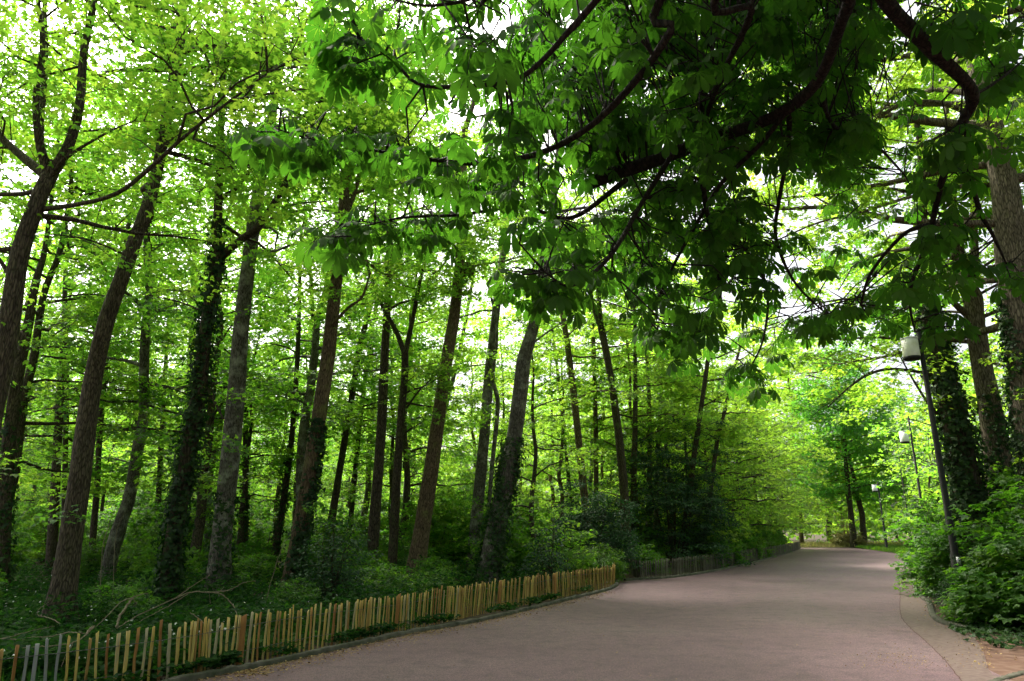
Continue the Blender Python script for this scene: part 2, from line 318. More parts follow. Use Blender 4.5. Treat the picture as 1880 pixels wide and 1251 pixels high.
KEYS = {}
def key_tree(name, label, pts, Y, H, bark, leafm, seed, rmax=3.0, crown_z=None, nlimb=16, nspray=9, nleaf=70, size=.105, limbs=(), ivy=None, cat='tree', tufts=0, sides=14, dens=1.6, thin=.9, lean=None, tmpl=T_MAPLE, base_y=None, elev=(.1, .7), knots=(), low=1.0, group=None, rad=(.75, .5)):
    """a tree whose trunk follows pts = [(px, py, width px)] read bottom to top at forward distance Y"""
    rng = np.random.default_rng(seed); nleaf = nleaf * dens; size = size * .92; nspray = nspray * 1.25
    q = [P(x, y, Y) for x, y, wv in pts]; k = lambda wv: max(.5 * wv * Y / F_PX * .76 * thin, .012); rd = [k(p[2]) for p in pts]
    s0 = q[1] - q[0]; z_b = q[0][2]
    if z_b > .15:                                   # run down to the ground
        foot = q[0] - s0 / max(s0[2], .3) * (z_b + .12) * (.9 if abs(s0[0]) > .2 else 1); foot[2] = -.12; q = [foot] + q; rd = [rd[0] * 1.08] + rd
    else: q[0][2] = -.12
    top = q[-1]
    if H > top[2] + 1:                              # run up to the full height
        d = nrm((q[-1] - q[-2])[None])[0]; d = d * np.array([.6, 1, 1]); n = max(2, int((H - top[2]) / 2.5))
        r_e = rd[-1]
        for i in range(1, n + 1):
            f = i / n; q.append(top + d * (H - top[2]) * f / max(d[2], .5) * 1.0 + np.array([rng.normal(0, .12), rng.normal(0, .25), 0])); rd.append(r_e * (1 - f) + .02 * f)
    q = np.array(q); rd = np.array(rd)
    # a little wander in depth
    q[1:, 1] += np.cumsum(rng.normal(0, .07, len(q) - 1))
    m = max(14, int((q[-1][2]) / .22)); ax = catmull(q, m); rad_ = np.interp(np.linspace(0, 1, m), np.linspace(0, 1, len(rd)), rd)
    base = np.array([ax[0][0], ax[0][1], 0.0]); o = thing(name, base, label, cat, group)
    wood = MB(); wood.tube(ax, rad_, sides, bump=.028, rng=rng, flare=.55)
    order = np.argsort(ax[:, 2]); zz, rz_ = ax[order, 2], rad_[order]; r_of = lambda z: float(np.interp(z, zz, rz_))
    for (kx, ky, kr) in knots:
        c = P(kx, ky, Y - .1); wood.tube(np.array([c + (0, .25, -.1), c, c + (0, -.06, .02)]), (kr * 1.4, kr, kr * .55), 9, bump=.03, rng=rng)
    leaf = MB(); cz = crown_z if crown_z else H * .42
    grow(wood, leaf, ax[order], r_of, cz, H * .99, rmax, nlimb, nspray, nleaf, size, rng, tmpl=tmpl, elev=elev, low=low, rad=rad, avoid=lambda c, a: math.sin(a) < -.2 and rng.random() < .85)
    for lb in limbs:                                # limbs seen in the photo: [(px, py, w, dY)]
        lq = np.array([P(x, y, Y + dy) for x, y, wv, dy in lb]); lr = [k(b[2]) for b in lb]
        mm = max(8, 4 * len(lb)); lax = catmull(lq, mm); wood.tube(lax, np.interp(np.linspace(0, 1, mm), np.linspace(0, 1, len(lr)), lr), 8, bump=.03, rng=rng)
        if lb[-1][1] < 420 and lb[0][2] > 11:
            o2 = np.argsort(lax[:, 2]); grow(wood, leaf, lax[o2], lambda q: .03, max(cz, lax[:, 2].min() + .3 * np.ptp(lax[:, 2])), lax[:, 2].max(), rmax * .75, 7, nspray, nleaf, size, rng, tmpl=tmpl, elev=elev, low=low, rad=rad)
        ns = max(3, int(len(lb) * 1.6)); u = rng.uniform(.35, 1, ns); c = lax[(u * (mm - 1)).astype(int)]
        off = rng.normal(0, .45, (ns, 3)) + np.array([0, 0, .15]); 
        for j in range(ns): wood.tube(np.array([c[j], c[j] + off[j] * .6 + (0, 0, .05), c[j] + off[j]]), (.012, .008, .004), 4, cap=False)
        spray_leaves(leaf, c + off, off, nleaf * .7, size, rng, tmpl=tmpl, rad=rad)
    if tufts:
        z = rng.uniform(1.5, cz, tufts); c = np.stack([np.interp(z, ax[order, 2], ax[order, 0]), np.interp(z, ax[order, 2], ax[order, 1]), z], 1)
        a = rng.uniform(math.pi, 2 * math.pi, tufts); off = np.stack([np.cos(a), np.sin(a), rng.uniform(0, .3, tufts)], 1) * rng.uniform(.4, .9, tufts)[:, None]
        for j in range(tufts): wood.tube(np.array([c[j], c[j] + off[j] * .6, c[j] + off[j]]), (.014, .008, .004), 4, cap=False)
        spray_leaves(leaf, c + off, off, 45, size, rng, rad=(.5, .4), tmpl=tmpl)
    wood.build('trunk', bark, o, base, smooth=True); leaf.build('crown', leafm, o, base)
    if ivy:
        iv = MB(); ivy_on(iv, ax[order], r_of, 0.05, ivy['top'], ivy['n'], rng, ivy.get('size', .075), ivy.get('side'), ivy.get('spread', 3.2), ivy.get('out', .09)); iv.build('ivy', M_IVY, o, base)
    return o

# ------------------------------------------------------------------ the ground and the road
def px_line(pts): return np.array([G(x, y) for x, y in pts])
kerb1 = px_line([(361, 1251), (476, 1228), (610, 1198), (757, 1165), (883, 1143), (968, 1123), (1043, 1104), (1111, 1087)])
d0 = nrm((kerb1[0] - kerb1[1])[None])[0]
kerb1 = np.vstack([kerb1[0] + d0 * k for k in (14, 8, 4)] + [kerb1])
kerb1_end = np.vstack([kerb1, px_line([(1132, 1078), (1136, 1071), (1126, 1065)])])
kerb2 = px_line([(1150, 1067), (1240, 1061), (1322, 1048), (1400, 1030), (1460, 1012)])
left = np.vstack([kerb1, px_line([(1138, 1072)]), kerb2, px_line([(1462, 1006), (1455, 1003.5)])])
right = px_line([(1818, 1240), (1805, 1196), (1785, 1165), (1727, 1138), (1706, 1101), (1679, 1070), (1665, 1036), (1645, 1017), (1560, 1005), (1548, 1003.5)])
right = np.vstack([np.array([(right[0][0] + .3, -12, 0), (right[0][0] + .2, 2, 0)]), right])
def xl(y): return np.interp(y, left[:, 1], left[:, 0])
_o = np.argsort(right[:, 1])
def xr(y): return np.interp(y, right[_o, 1], right[_o, 0])
GRIDN = 26
ys = np.concatenate([np.linspace(-12, 8, 20)[:-1], np.linspace(8, 64, 90)])
def sheet(name, L, Rr, ys, z, mat, n=GRIDN):
    mb = MB(); t = np.linspace(0, 1, n); Lx = np.array([L(y) for y in ys]); Rx = np.array([Rr(y) for y in ys])
    V = np.stack([Lx[:, None] * (1 - t) + Rx[:, None] * t, np.repeat(ys[:, None], n, 1), np.full((len(ys), n), z)], -1).reshape(-1, 3)
    i = np.arange(len(ys) - 1)[:, None] * n; j = np.arange(n - 1)[None]
    mb.add(V, None, np.stack([i + j, i + j + 1, i + n + j + 1, i + n + j], -1).reshape(-1, 4)); return mb.build(name, mat)

def asphalt():
    m, t, out = new_mat('red_brown_asphalt'); L = t.links.new
    tc = N_(t, 'TexCoord')
    big = N_(t, 'TexNoise'); big.inputs['Scale'].default_value = .22; big.inputs['Detail'].default_value = 5; big.inputs['Distortion'].default_value = .5; L(tc.outputs['Object'], big.inputs[0])
    mid = N_(t, 'TexNoise'); mid.inputs['Scale'].default_value = 3.0; mid.inputs['Detail'].default_value = 8; mid.inputs['Roughness'].default_value = .7; L(tc.outputs['Object'], mid.inputs[0])
    fine = N_(t, 'TexNoise'); fine.inputs['Scale'].default_value = 70; fine.inputs['Detail'].default_value = 3; L(tc.outputs['Object'], fine.inputs[0])
    sp = N_(t, 'TexVoronoi'); sp.inputs['Scale'].default_value = 34; L(tc.outputs['Object'], sp.inputs[0])
    r = ramp(t, [(.3, (.068, .038, .046)), (.5, (.092, .053, .063)), (.72, (.112, .074, .080))]); L(big.outputs[0], r.inputs[0])
    r2 = ramp(t, [(.32, (.50, .50, .52)), (.5, (1, 1, 1)), (.70, (1.22, 1.2, 1.16))]); L(mid.outputs[0], r2.inputs[0])
    r3 = ramp(t, [(.34, (.42, .42, .43)), (.5, (1, 1, 1)), (.66, (1.7, 1.66, 1.6))]); L(fine.outputs[0], r3.inputs[0])
    a = N_(t, 'Mix', data_type='RGBA', blend_type='MULTIPLY'); a.inputs[0].default_value = .75; L(r.outputs[0], a.inputs[6]); L(r2.outputs[0], a.inputs[7])
    b = N_(t, 'Mix', data_type='RGBA', blend_type='MULTIPLY'); b.inputs[0].default_value = .85; L(a.outputs[2], b.inputs[6]); L(r3.outputs[0], b.inputs[7])
    s = ramp(t, [(0.06, (1, 1, 1)), (.11, (0, 0, 0))]); L(sp.outputs['Distance'], s.inputs[0])
    c = N_(t, 'Mix', data_type='RGBA'); L(s.outputs[0], c.inputs[0]); L(b.outputs[2], c.inputs[6]); c.inputs[7].default_value = (.30, .23, .19, 1)
    p = N_(t, 'BsdfPrincipled'); L(c.outputs[2], p.inputs['Base Color']); p.inputs['Roughness'].default_value = .7; p.inputs['Specular IOR Level'].default_value = .3
    bp = N_(t, 'Bump'); bp.inputs['Strength'].default_value = .55; bp.inputs['Distance'].default_value = .006; L(fine.outputs[0], bp.inputs['Height']); L(bp.outputs[0], p.inputs['Normal'])
    L(p.outputs[0], out.inputs[0]); return m
M_ROAD = asphalt()
M_SOIL = plain_mat('forest_soil', [(.018, .016, .010), (.040, .032, .020), (.06, .048, .03)], 3, .95, .1, bump=.6)
M_STRIP = plain_mat('worn_asphalt', [(.066, .039, .036), (.090, .060, .053), (.108, .078, .069)], 14, .75, .3, bump=.3, detail=10)
M_DIRT = plain_mat('red_dirt', [(.06, .036, .028), (.10, .058, .043), (.14, .095, .075)], 5, .95, .1, bump=.6, detail=10)
M_KERB = plain_mat('mossy_concrete', [(.025, .032, .016), (.055, .054, .040), (.10, .092, .075)], 7, .9, .2, bump=.5, detail=9)
M_CRACK = plain_mat('joint_filler', [(.06, .036, .034), (.085, .052, .046)], 30, .95, .1)
M_PATH = plain_mat('leafy_dirt', [(.07, .05, .032), (.13, .095, .066)], 6, .95, .1, bump=.5)

g = MB(); g.add([(-400, -150, 0), (400, -150, 0), (400, 600, 0), (-400, 600, 0)], None, [(0, 1, 2, 3)]); tag(g.build('ground', M_SOIL), kind='structure')
tag(sheet('road', xl, xr, ys, .008, M_ROAD), kind='structure')
# worn strip on the right of the long joint, and the joint itself
seam = px_line([(1645, 1043), (1652, 1077), (1653, 1125), (1669, 1152), (1696, 1176), (1727, 1206), (1756, 1240), (1800, 1300), (1880, 1420)])
seam = catmull(seam[::-1], 90); so = np.argsort(seam[:, 1])
sx = lambda y: np.interp(y, seam[so, 1], seam[so, 0])
sy = np.linspace(2, seam[:, 1].max() - .3, 70)
tag(sheet('pavement_strip', lambda y: sx(y), lambda y: xr(y) - .01, sy, .012, M_STRIP, 8), kind='structure')
rj = np.random.default_rng(5); jit = rj.normal(0, .006, 400)
cy_ = np.linspace(2, seam[:, 1].max() - .3, 400)
tag(sheet('joint_line', lambda y: sx(y) - .007 + np.interp(y, cy_, jit), lambda y: sx(y) + .007 + np.interp(y, cy_, jit), cy_, .016, M_CRACK, 2), kind='structure')
# red dirt path at lower right, leafy dirt gap between the fences, far sandy turn
dl = MB(); a = px_line([(1818, 1240), (1805, 1196), (1785, 1165)]); 
V = np.array([(a[0][0] + .28, -6, .004), (a[0][0] - .02, a[0][1], .004), (a[1][0] - .02, a[1][1], .004), (a[2][0] - .02, a[2][1], .004), (16, a[2][1] + .25, .004), (16, -6, .004)])
dl.add(np.vstack([V, [(11, 4, .004)]]), [(6, k, (k + 1) % 6) for k in range(6)][::-1]); tag(dl.build('dirt_path', M_DIRT), kind='structure')
gp = MB(); a = px_line([(1100, 1082), (1145, 1079), (1190, 1066), (1160, 1048), (1136, 1049), (1128, 1063)]); a[:, 2] = .006; c = a.mean(0)
gp.add(np.vstack([a, c]), [(6, (k + 1) % 6, k) for k in range(6)]); tag(gp.build('dirt_gap', M_PATH), kind='structure')

def kerb(name, line, h, wd, seed):
    rng = np.random.default_rng(seed); p = catmull(line, 160); T = nrm(np.gradient(p, axis=0)); nn = np.stack([-T[:, 1], T[:, 0], 0 * T[:, 0]], 1)
    n = len(p); p = p + nn * rng.normal(0, .006, (n, 1)); hh = h * (1 + rng.normal(0, .10, n)); mb = MB(); rows = []
    for (o_, z) in ((0, 0), (.012, .8), (.03, 1), (wd - .03, 1), (wd, .85), (wd, 0)):
        q = p + nn * o_; q[:, 2] = z * hh; rows.append(q)
    V = np.stack(rows, 1).reshape(-1, 3); k = 6; i = np.arange(n - 1)[:, None] * k; j = np.arange(k - 1)[None]
    mb.add(V, None, np.stack([i + j, i + j + 1, i + k + j + 1, i + k + j], -1).reshape(-1, 4)); o = mb.build(name, M_KERB, smooth=False); tag(o, kind='structure')
kerb('kerb', kerb1_end, .075, .12, 1); kerb('kerb', kerb2, .075, .12, 2)
kr = px_line([(1679, 1072), (1700, 1100), (1711, 1107), (1727, 1140), (1790, 1160)]); kerb('kerb', kr[::-1], .07, .12, 3)
kerb('kerb', px_line([(1990, 1222), (1900, 1236), (1846, 1251), (1700, 1300)])[::-1] , .025, .09, 4)

# ------------------------------------------------------------------ picket fences
def wood_mat(name, cols): return plain_mat(name, cols, 5, .8, .25, (9, 9, 1.2), .35, 8, use_rnd=True)
M_PICK = wood_mat('split_chestnut_wood', [(.26, .16, .05), (.38, .26, .07), (.44, .32, .09), (.47, .35, .11), (.40, .31, .13), (.33, .29, .18)])
M_PICKG = wood_mat('weathered_wood', [(.07, .06, .045), (.12, .105, .085), (.17, .155, .125)])
M_PICKO = wood_mat('orange_stake_wood', [(.22, .10, .03), (.36, .19, .06)])
M_SILV = wood_mat('silvered_wood', [(.20, .205, .20), (.27, .275, .27)])
M_WIRE = plain_mat('galvanised_wire', [(.07, .07, .07), (.12, .12, .12)], 30, .7, .3, bump=0, metal=.6)
def picket(h, wd, rng, lean):
    mb = MB(); a, b = wd / 2, wd * .32
    n = 7; z = np.linspace(-.05, h, n); cur = rng.normal(0, .003, (n, 2)).cumsum(0); wv = 1 + rng.normal(0, .07, n)
    sh = np.array([(-a, -b), (a * .9, -b * .7), (a, b * .5), (0, b), (-a * .95, b * .4)]); V = []
    for i in range(n):
        q = np.column_stack([sh * wv[i], np.full(5, z[i])]); q[:, 0] += cur[i, 0] + lean[0] * max(z[i], 0); q[:, 1] += cur[i, 1] + lean[1] * max(z[i], 0); V.append(q)
    V = np.vstack(V); V[-5:, 2] += rng.normal(0, .006, 5) + sh[:, 0] * rng.normal(0, .25)
    f4 = [(i * 5 + j, i * 5 + (j + 1) % 5, (i + 1) * 5 + (j + 1) % 5, (i + 1) * 5 + j) for i in range(n - 1) for j in range(5)]
    k = (n - 1) * 5; f3 = [(k, k + 1, k + 2), (k, k + 2, k + 3), (k, k + 3, k + 4)]
    return V, f3, f4
def fence(label, line, step, h, wd, mat, mat_end, seed, stakes, silver=(), near_gap=0.0):
    rng = np.random.default_rng(seed); p = catmull(line, 600); seg = np.concatenate([[0], np.cumsum(np.linalg.norm(np.diff(p, axis=0), axis=1))])
    total = seg[-1]; at = lambda s_: np.array([np.interp(s_, seg, p[:, k]) for k in range(3)])
    o = thing('picket_fence', at(total / 2), label, 'fence'); org = np.array(o.location)
    s_ = 0; pos = []
    while s_ < total: pos.append(s_); s_ += step * rng.uniform(.88, 1.12) * (1.2 if s_ < near_gap else .55 if math.sin(s_ * 2.1) > .93 else 1)
    ph = rng.uniform(0, 6, 4); rest = MB(); tops = []; vis = []
    for i, s_ in enumerate(pos):
        c = at(s_); t = nrm((at(min(s_ + .05, total)) - at(max(s_ - .05, 0)))[None])[0]
        lean = .04 + .05 * math.sin(s_ * .9 + ph[0]) + .05 * math.sin(s_ * .37 + ph[1]) + rng.normal(0, .018); back = .05 * math.sin(s_ * .6 + ph[2]) + rng.normal(0, .02)
        V, f3, f4 = picket(h * (1 + rng.normal(0, .035)), wd * rng.uniform(.75, 1.25), rng, (lean, back))
        th = math.atan2(t[1], t[0]) + rng.normal(0, .18); ca, sa = math.cos(th), math.sin(th); W = V.copy(); W[:, 0] = V[:, 0] * ca - V[:, 1] * sa; W[:, 1] = V[:, 0] * sa + V[:, 1] * ca
        ax = np.array([t[0], t[1], 0]); vis.append((c, W, f3, f4, s_))
    # the hundred nearest the eye that the photo shows are parts, the rest one part
    def inview(c):
        d = c - np.array([0, 0, CAM_H]); y = d @ fw; return y > .3 and abs(d[0] / y) < .78 and (d @ up) / y > -.62
    near = sorted([i for i, v in enumerate(vis) if inview(v[0])], key=lambda i: np.linalg.norm(vis[i][0]))[:99]; near = set(near)
    for i, (c, W, f3, f4, s_) in enumerate(vis):
        _q = c - np.array([0, 0, CAM_H]); _x = CX + _q[0] / max(_q @ fw, .1) * F_PX
        m = M_SILV if near_gap and _q @ fw > 1 and 18 < _x < 112 else (mat if rng.random() < .9 else mat_end)
        if i in near:
            mb = MB(); mb.add(W, f3, f4); q = mb.build('picket', m, o, None); q.location = c - org
        else: rest.add(W + c - org, f3, f4, rng.random())
    if rest.n: tag(rest.build('picket_row', mat, o), kind='stuff')
    for s_ in stakes:
        c = at(s_ % total); mb = MB(); V, f3, f4 = picket(h * 1.02, wd * 2.2, rng, (rng.normal(0, .05), 0)); th = rng.uniform(-.3, .6); ca, sa = math.cos(th), math.sin(th)
        W = V.copy(); W[:, 0] = V[:, 0] * ca - V[:, 1] * sa; W[:, 1] = V[:, 0] * sa + V[:, 1] * ca; mb.add(W, f3, f4); q = mb.build('stake', M_PICKO, o); q.location = c - org + np.array([0.02, -.05, 0])
    for zf in (.28, .78):
        n = int(total / .05); ss = np.linspace(0, total, n)
        q = np.array([at(a) for a in ss]) - org; t = np.gradient(q, axis=0); t = nrm(t); nn = np.stack([-t[:, 1], t[:, 0], 0 * t[:, 0]], 1)
        lean = np.array([.04 + .05 * math.sin(a * .9 + ph[0]) + .05 * math.sin(a * .37 + ph[1]) for a in ss]) * h * zf
        q = q + t * 0 + nn * (np.sin(ss * 40) * .018)[:, None]; q[:, 2] = h * zf + .02 * np.sin(ss * 1.3 + ph[3]) + rng.normal(0, .002, n)
        mb = MB(); mb.tube(q, .0022, 4); q2 = q - nn * (np.sin(ss * 40) * .036)[:, None]; mb.tube(q2, .0022, 4); mb.build('wire', M_WIRE, o)
    return o
f1 = px_line([(240, 1262), (374, 1237), (579, 1194), (668, 1176), (852, 1135), (1022, 1099), (1118, 1079)])
d1 = nrm((f1[0] - f1[1])[None])[0]; f1 = np.vstack([f1[0] + d1 * 6, f1[0] + d1 * 2.5, f1[0] + d1 * 1.0, f1, px_line([(1127, 1073), (1128, 1066)])])
fence('long low fence of yellowish split pickets wired together along the near kerb', f1, .086, .60, .031, M_PICK, M_PICKO, 11, (7.4, 10.6, 14.3, 17.2), near_gap=6.6)
f2 = px_line([(1132, 1051), (1158, 1056), (1180, 1063), (1240, 1056), (1322, 1043), (1376, 1031), (1444, 1016), (1470, 1008)])
fence('grey weathered picket fence farther down the road, under the dark shrubs', f2, .11, .60, .038, M_PICKG, M_PICKG, 12, ())

# ------------------------------------------------------------------ street lamps
M_POLE = plain_mat('dark_painted_steel', [(.010, .011, .010), (.018, .019, .017)], 12, .75, .2, bump=.1)
M_DRUM = plain_mat('opal_glass_with_algae', [(.42, .42, .26), (.62, .62, .54), (.74, .74, .70)], 3, .45, .4, (1, 1, .6), .05)
M_DRUMW = plain_mat('opal_glass', [(.66, .67, .66), (.76, .77, .76)], 3, .4, .4, bump=0)
M_TAG = plain_mat('white_plastic', [(.72, .72, .72), (.8, .8, .8)], 9, .5, .4, bump=0)
def lamp(label, base, z_drum, pole_top, r_pole, drum_m, off=-.36, tagged=False, drum_h=.50, drum_r=.20, head=True):
    o = thing('street_lamp', base, label, 'street lamp', 'lamps along the right side of the road')
    mb = MB(); zz = [-.1, .02, .03, 1.1, 1.14, pole_top]; rr = [r_pole * 1.25, r_pole * 1.25, r_pole * 1.15, r_pole * 1.12, r_pole * .85, r_pole * .55]
    mb.lathe(list(zip(rr, zz)) + [(0.0, pole_top + .02)], (0, 0, 0), 14); mb.build('pole', M_POLE, o, smooth=True)
    if not head: return o
    b = MB()
    for z in (z_drum - .03, z_drum + drum_h + .04): b.tube(np.array([(0, 0, z), (off * .5, 0, z + .01), (off, 0, z)]), .018, 6)
    b.build('bracket', M_POLE, o)
    d = MB(); d.lathe([(0.0, z_drum), (drum_r * .96, z_drum), (drum_r, z_drum + .03), (drum_r * .97, z_drum + drum_h), (0, z_drum + drum_h)], (off, 0, 0), 28); s_ = d.build('lamp_shade', drum_m, o)
    c = MB(); c.lathe([(0, z_drum - .06), (drum_r * .9, z_drum - .06), (drum_r * 1.01, z_drum - .03), (drum_r * 1.01, z_drum + .02), (drum_r * .9, z_drum + .02)], (off, 0, 0), 28); c.build('bottom_ring', M_POLE, o)
    c = MB(); c.lathe([(drum_r * 1.02, z_drum + drum_h - .01), (drum_r * 1.02, z_drum + drum_h + .012), (drum_r * .9, z_drum + drum_h + .02), (0, z_drum + drum_h + .025)], (off, 0, 0), 28); c.build('top_cap', drum_m, o)
    if tagged:
        tg = MB(); tg.box((-.02, -r_pole * 1.3 - .012, .88), .075, .03, .17); tg.build('tag', M_TAG, o)
    return o
def ground_under(px, py, Y): q = P(px, py, Y); return np.array([q[0], q[1], 0.0])
b1 = ground_under(1755, 1030, 17.0); lamp('tall street lamp with mossy drum shade beside the ivy-covered trunk', b1, P(1690, 657, 17.0)[2], P(1690, 605, 17.0)[2], .095, M_DRUM, -.27, True)
b2 = ground_under(1692, 925, 33.0); lamp('slim street lamp with clean white drum shade above the bushes', b2, P(1672, 812, 33.0)[2], P(1672, 757, 33.0)[2], .075, M_DRUMW, -.34)
b3 = ground_under(1628, 1006, 58.0); lamp('small far street lamp on the grass verge near the road bend', b3, P(1612, 902, 58.0)[2], P(1612, 885, 58.0)[2], .09, M_DRUMW, -.3)
b4 = ground_under(1664, 930, 44.0); lamp('thin bare far lamp post half hidden between branches', b4, P(1660, 840, 44.0)[2], P(1660, 815, 44.0)[2], .05, M_DRUMW, -.3, head=False)

# ------------------------------------------------------------------ the trees one can tell apart
K = key_tree
K('maple_tree', 'brown maple at the left edge whose trunk forks into three limbs', [(-45, 1160, 74), (-30, 1000, 70), (-12, 800, 66), (18, 640, 62), (45, 480, 56), (78, 372, 50), (92, 318, 48)], 10.5, 8.0, M_BARK, M_MAPLE, 101, rmax=3.2, crown_z=6.4, nlimb=5, nspray=8, nleaf=60, size=.10,
  limbs=[[(92, 325, 40, 0), (72, 262, 26, -.2), (66, 180, 22, -.3), (78, 80, 18, -.4), (68, -40, 15, -.5), (80, -250, 8, -.6)], [(86, 325, 36, 0), (30, 278, 28, .3), (-8, 240, 26, .4), (-60, 150, 18, .5)], [(90, 320, 34, .1), (74, 250, 24, .5), (84, 120, 20, .7), (82, -20, 18, .9), (95, -220, 9, 1.2)],
         [(95, 320, 40, 0), (128, 262, 34, -.1), (146, 190, 30, -.2), (155, 90, 26, -.2), (178, -20, 22, -.3), (215, -220, 12, -.5)],
         [(70, 386, 20, 0), (150, 374, 15, -.4), (215, 355, 14, -.7), (272, 312, 13, -.9), (340, 250, 10, -1.1), (430, 180, 8, -1.3), (500, 130, 6, -1.4), (578, 94, 4, -1.5)],
         [(15, 500, 16, 0), (-20, 455, 12, -.1), (-60, 440, 8, -.2)]], dens=.75, thin=.76, knots=[(8, 600, .10), (5, 632, .09)], sides=18, tufts=2)
K('leaning_tree', 'thick dark trunk leaning right, the broadest near the fence on the left', [(112, 1128, 84), (128, 1000, 66), (148, 860, 60), (162, 720, 57), (195, 600, 52), (235, 460, 46), (272, 330, 40), (300, 210, 38), (325, 80, 34), (335, 0, 31)], 13.3, 19, M_BARK, M_MAPLE, 102, rmax=3.6, crown_z=8.8, nlimb=18, nspray=9, nleaf=62, size=.10, sides=20, tufts=2, thin=.74,
  limbs=[[(335, 40, 14, 0), (365, 80, 11, -.4), (385, 120, 9, -.6), (400, 170, 6, -.8)], [(285, 290, 9, 0), (360, 205, 6, -.5), (420, 120, 4, -.8)], [(235, 470, 8, 0), (160, 440, 6, -.4), (90, 430, 4, -.7)]])
K('ivy_tree', 'slender dark trunk wrapped in ivy, beside a straight grey-brown trunk', [(302, 1095, 46), (322, 980, 42), (345, 860, 40), (368, 730, 38), (388, 600, 34), (402, 500, 30), (410, 400, 24), (416, 300, 21), (422, 150, 16), (425, 0, 13)], 16, 19, M_BARKD, M_MAPLE, 103, rmax=3.2, crown_z=8.5, nlimb=14, nspray=9, nleaf=58, size=.10, ivy=dict(top=9.2, n=5200, size=.085, out=.13),
  limbs=[[(405, 475, 22, 0), (440, 442, 20, -.5), (475, 415, 19, -.8), (520, 345, 17, -1.0), (552, 280, 15, -1.1), (585, 200, 13, -1.2), (612, 135, 11, -1.3), (640, 60, 9, -1.4)], [(372, 700, 9, 0), (395, 740, 7, -.3), (410, 770, 5, -.5)], [(390, 580, 7, 0), (330, 555, 5, .3), (260, 540, 3, .5)]])
K('straight_tree', 'straight tall grey-brown trunk standing right of the ivy-wrapped one', [(402, 1080, 62), (406, 1000, 52), (414, 880, 50), (428, 740, 46), (440, 600, 43), (455, 480, 40), (466, 380, 37), (480, 290, 33), (500, 190, 26), (512, 90, 18), (520, 0, 12)], 18, 20, M_BARKG, M_MAPLE, 104, rmax=3.4, crown_z=9, nlimb=16, nspray=9, nleaf=60, size=.105, sides=18, tufts=5, ivy=dict(top=2.6, n=900, size=.08),
  limbs=[[(455, 440, 10, 0), (530, 380, 7, -.6), (600, 370, 4, -1)]])
K('reddish_tree', 'warm brown trunk with ivy on its right flank and a second upright limb', [(532, 1085, 46), (548, 990, 42), (566, 880, 40), (584, 760, 39), (600, 640, 37), (612, 520, 35), (624, 420, 34), (632, 310, 30), (645, 200, 24), (656, 120, 18)], 18.5, 19, M_BARKW, M_MAPLE, 105, rmax=3.4, crown_z=9, nlimb=15, nspray=9, nleaf=60, size=.105, sides=16, tufts=4, ivy=dict(top=4.6, n=1700, size=.085, side=-.3, spread=2.2),
  limbs=[[(622, 430, 18, 0), (652, 350, 15, .4), (668, 280, 14, .5), (690, 200, 12, .6), (718, 120, 10, .7), (745, 40, 7, .8)], [(635, 290, 10, 0), (670, 200, 8, -.5), (715, 150, 6, -.8), (735, 140, 5, -1)], [(606, 600, 10, 0), (640, 565, 8, -.3), (665, 545, 7, -.4), (680, 500, 5, -.5)]])
K('slender_tree', 'slender straight brown trunk left of the low-forking one', [(684, 1000, 30), (692, 900, 28), (700, 780, 26), (706, 660, 23), (712, 540, 21), (716, 430, 19), (720, 320, 16), (728, 200, 12)], 24, 19, M_BARK, M_MAPLE, 106, rmax=3.2, crown_z=9, nlimb=14, nspray=8, nleaf=55, size=.11)
K('forked_tree', 'thin trunk forking low into two spreading limbs', [(722, 1000, 24), (728, 900, 22), (736, 780, 21), (743, 690, 20), (744, 640, 18)], 23, 7.0, M_BARKD, M_MAPLE, 107, rmax=2.2, crown_z=5.8, nlimb=5, nspray=6, nleaf=45, size=.11,
  limbs=[[(743, 650, 15, 0), (728, 610, 13, .1), (706, 570, 12, .2), (688, 530, 11, .2), (672, 480, 9, .3), (660, 430, 7, .3)], [(744, 650, 15, 0), (758, 585, 12, -.1), (768, 530, 11, -.2), (782, 470, 9, -.3), (800, 410, 7, -.4), (815, 350, 5, -.5)], [(746, 750, 6, 0), (772, 715, 5, -.2), (810, 680, 4, -.4)]])
K('bulging_tree', 'brown trunk with a burl high up, leaning right at mid-forest', [(762, 1055, 52), (776, 960, 42), (792, 860, 38), (806, 760, 36), (822, 650, 33), (834, 570, 31), (842, 490, 30), (848, 420, 28), (850, 340, 24), (852, 240, 19)], 23, 20, M_BARKW, M_MAPLE, 108, rmax=3.3, crown_z=10.5, nlimb=14, nspray=8, nleaf=55, size=.11, knots=[(856, 488, .22)], sides=16, tufts=2)
K('speckled_tree', 'kinked trunk speckled with pale lichen, ivy at its foot, near the fence end', [(896, 1062, 58), (910, 975, 50), (928, 890, 46), (944, 800, 43), (955, 720, 40), (962, 660, 38), (976, 610, 34), (990, 550, 32), (1000, 480, 30), (1010, 410, 26)], 21, 18, M_BARKG, M_LIME, 109, rmax=3.2, crown_z=9.8, nlimb=12, nspray=8, nleaf=50, size=.11, sides=18, ivy=dict(top=4.4, n=3000, size=.09, out=.13),
  limbs=[[(966, 640, 6, 0), (1020, 600, 4, -.3), (1060, 580, 3, -.5)]])
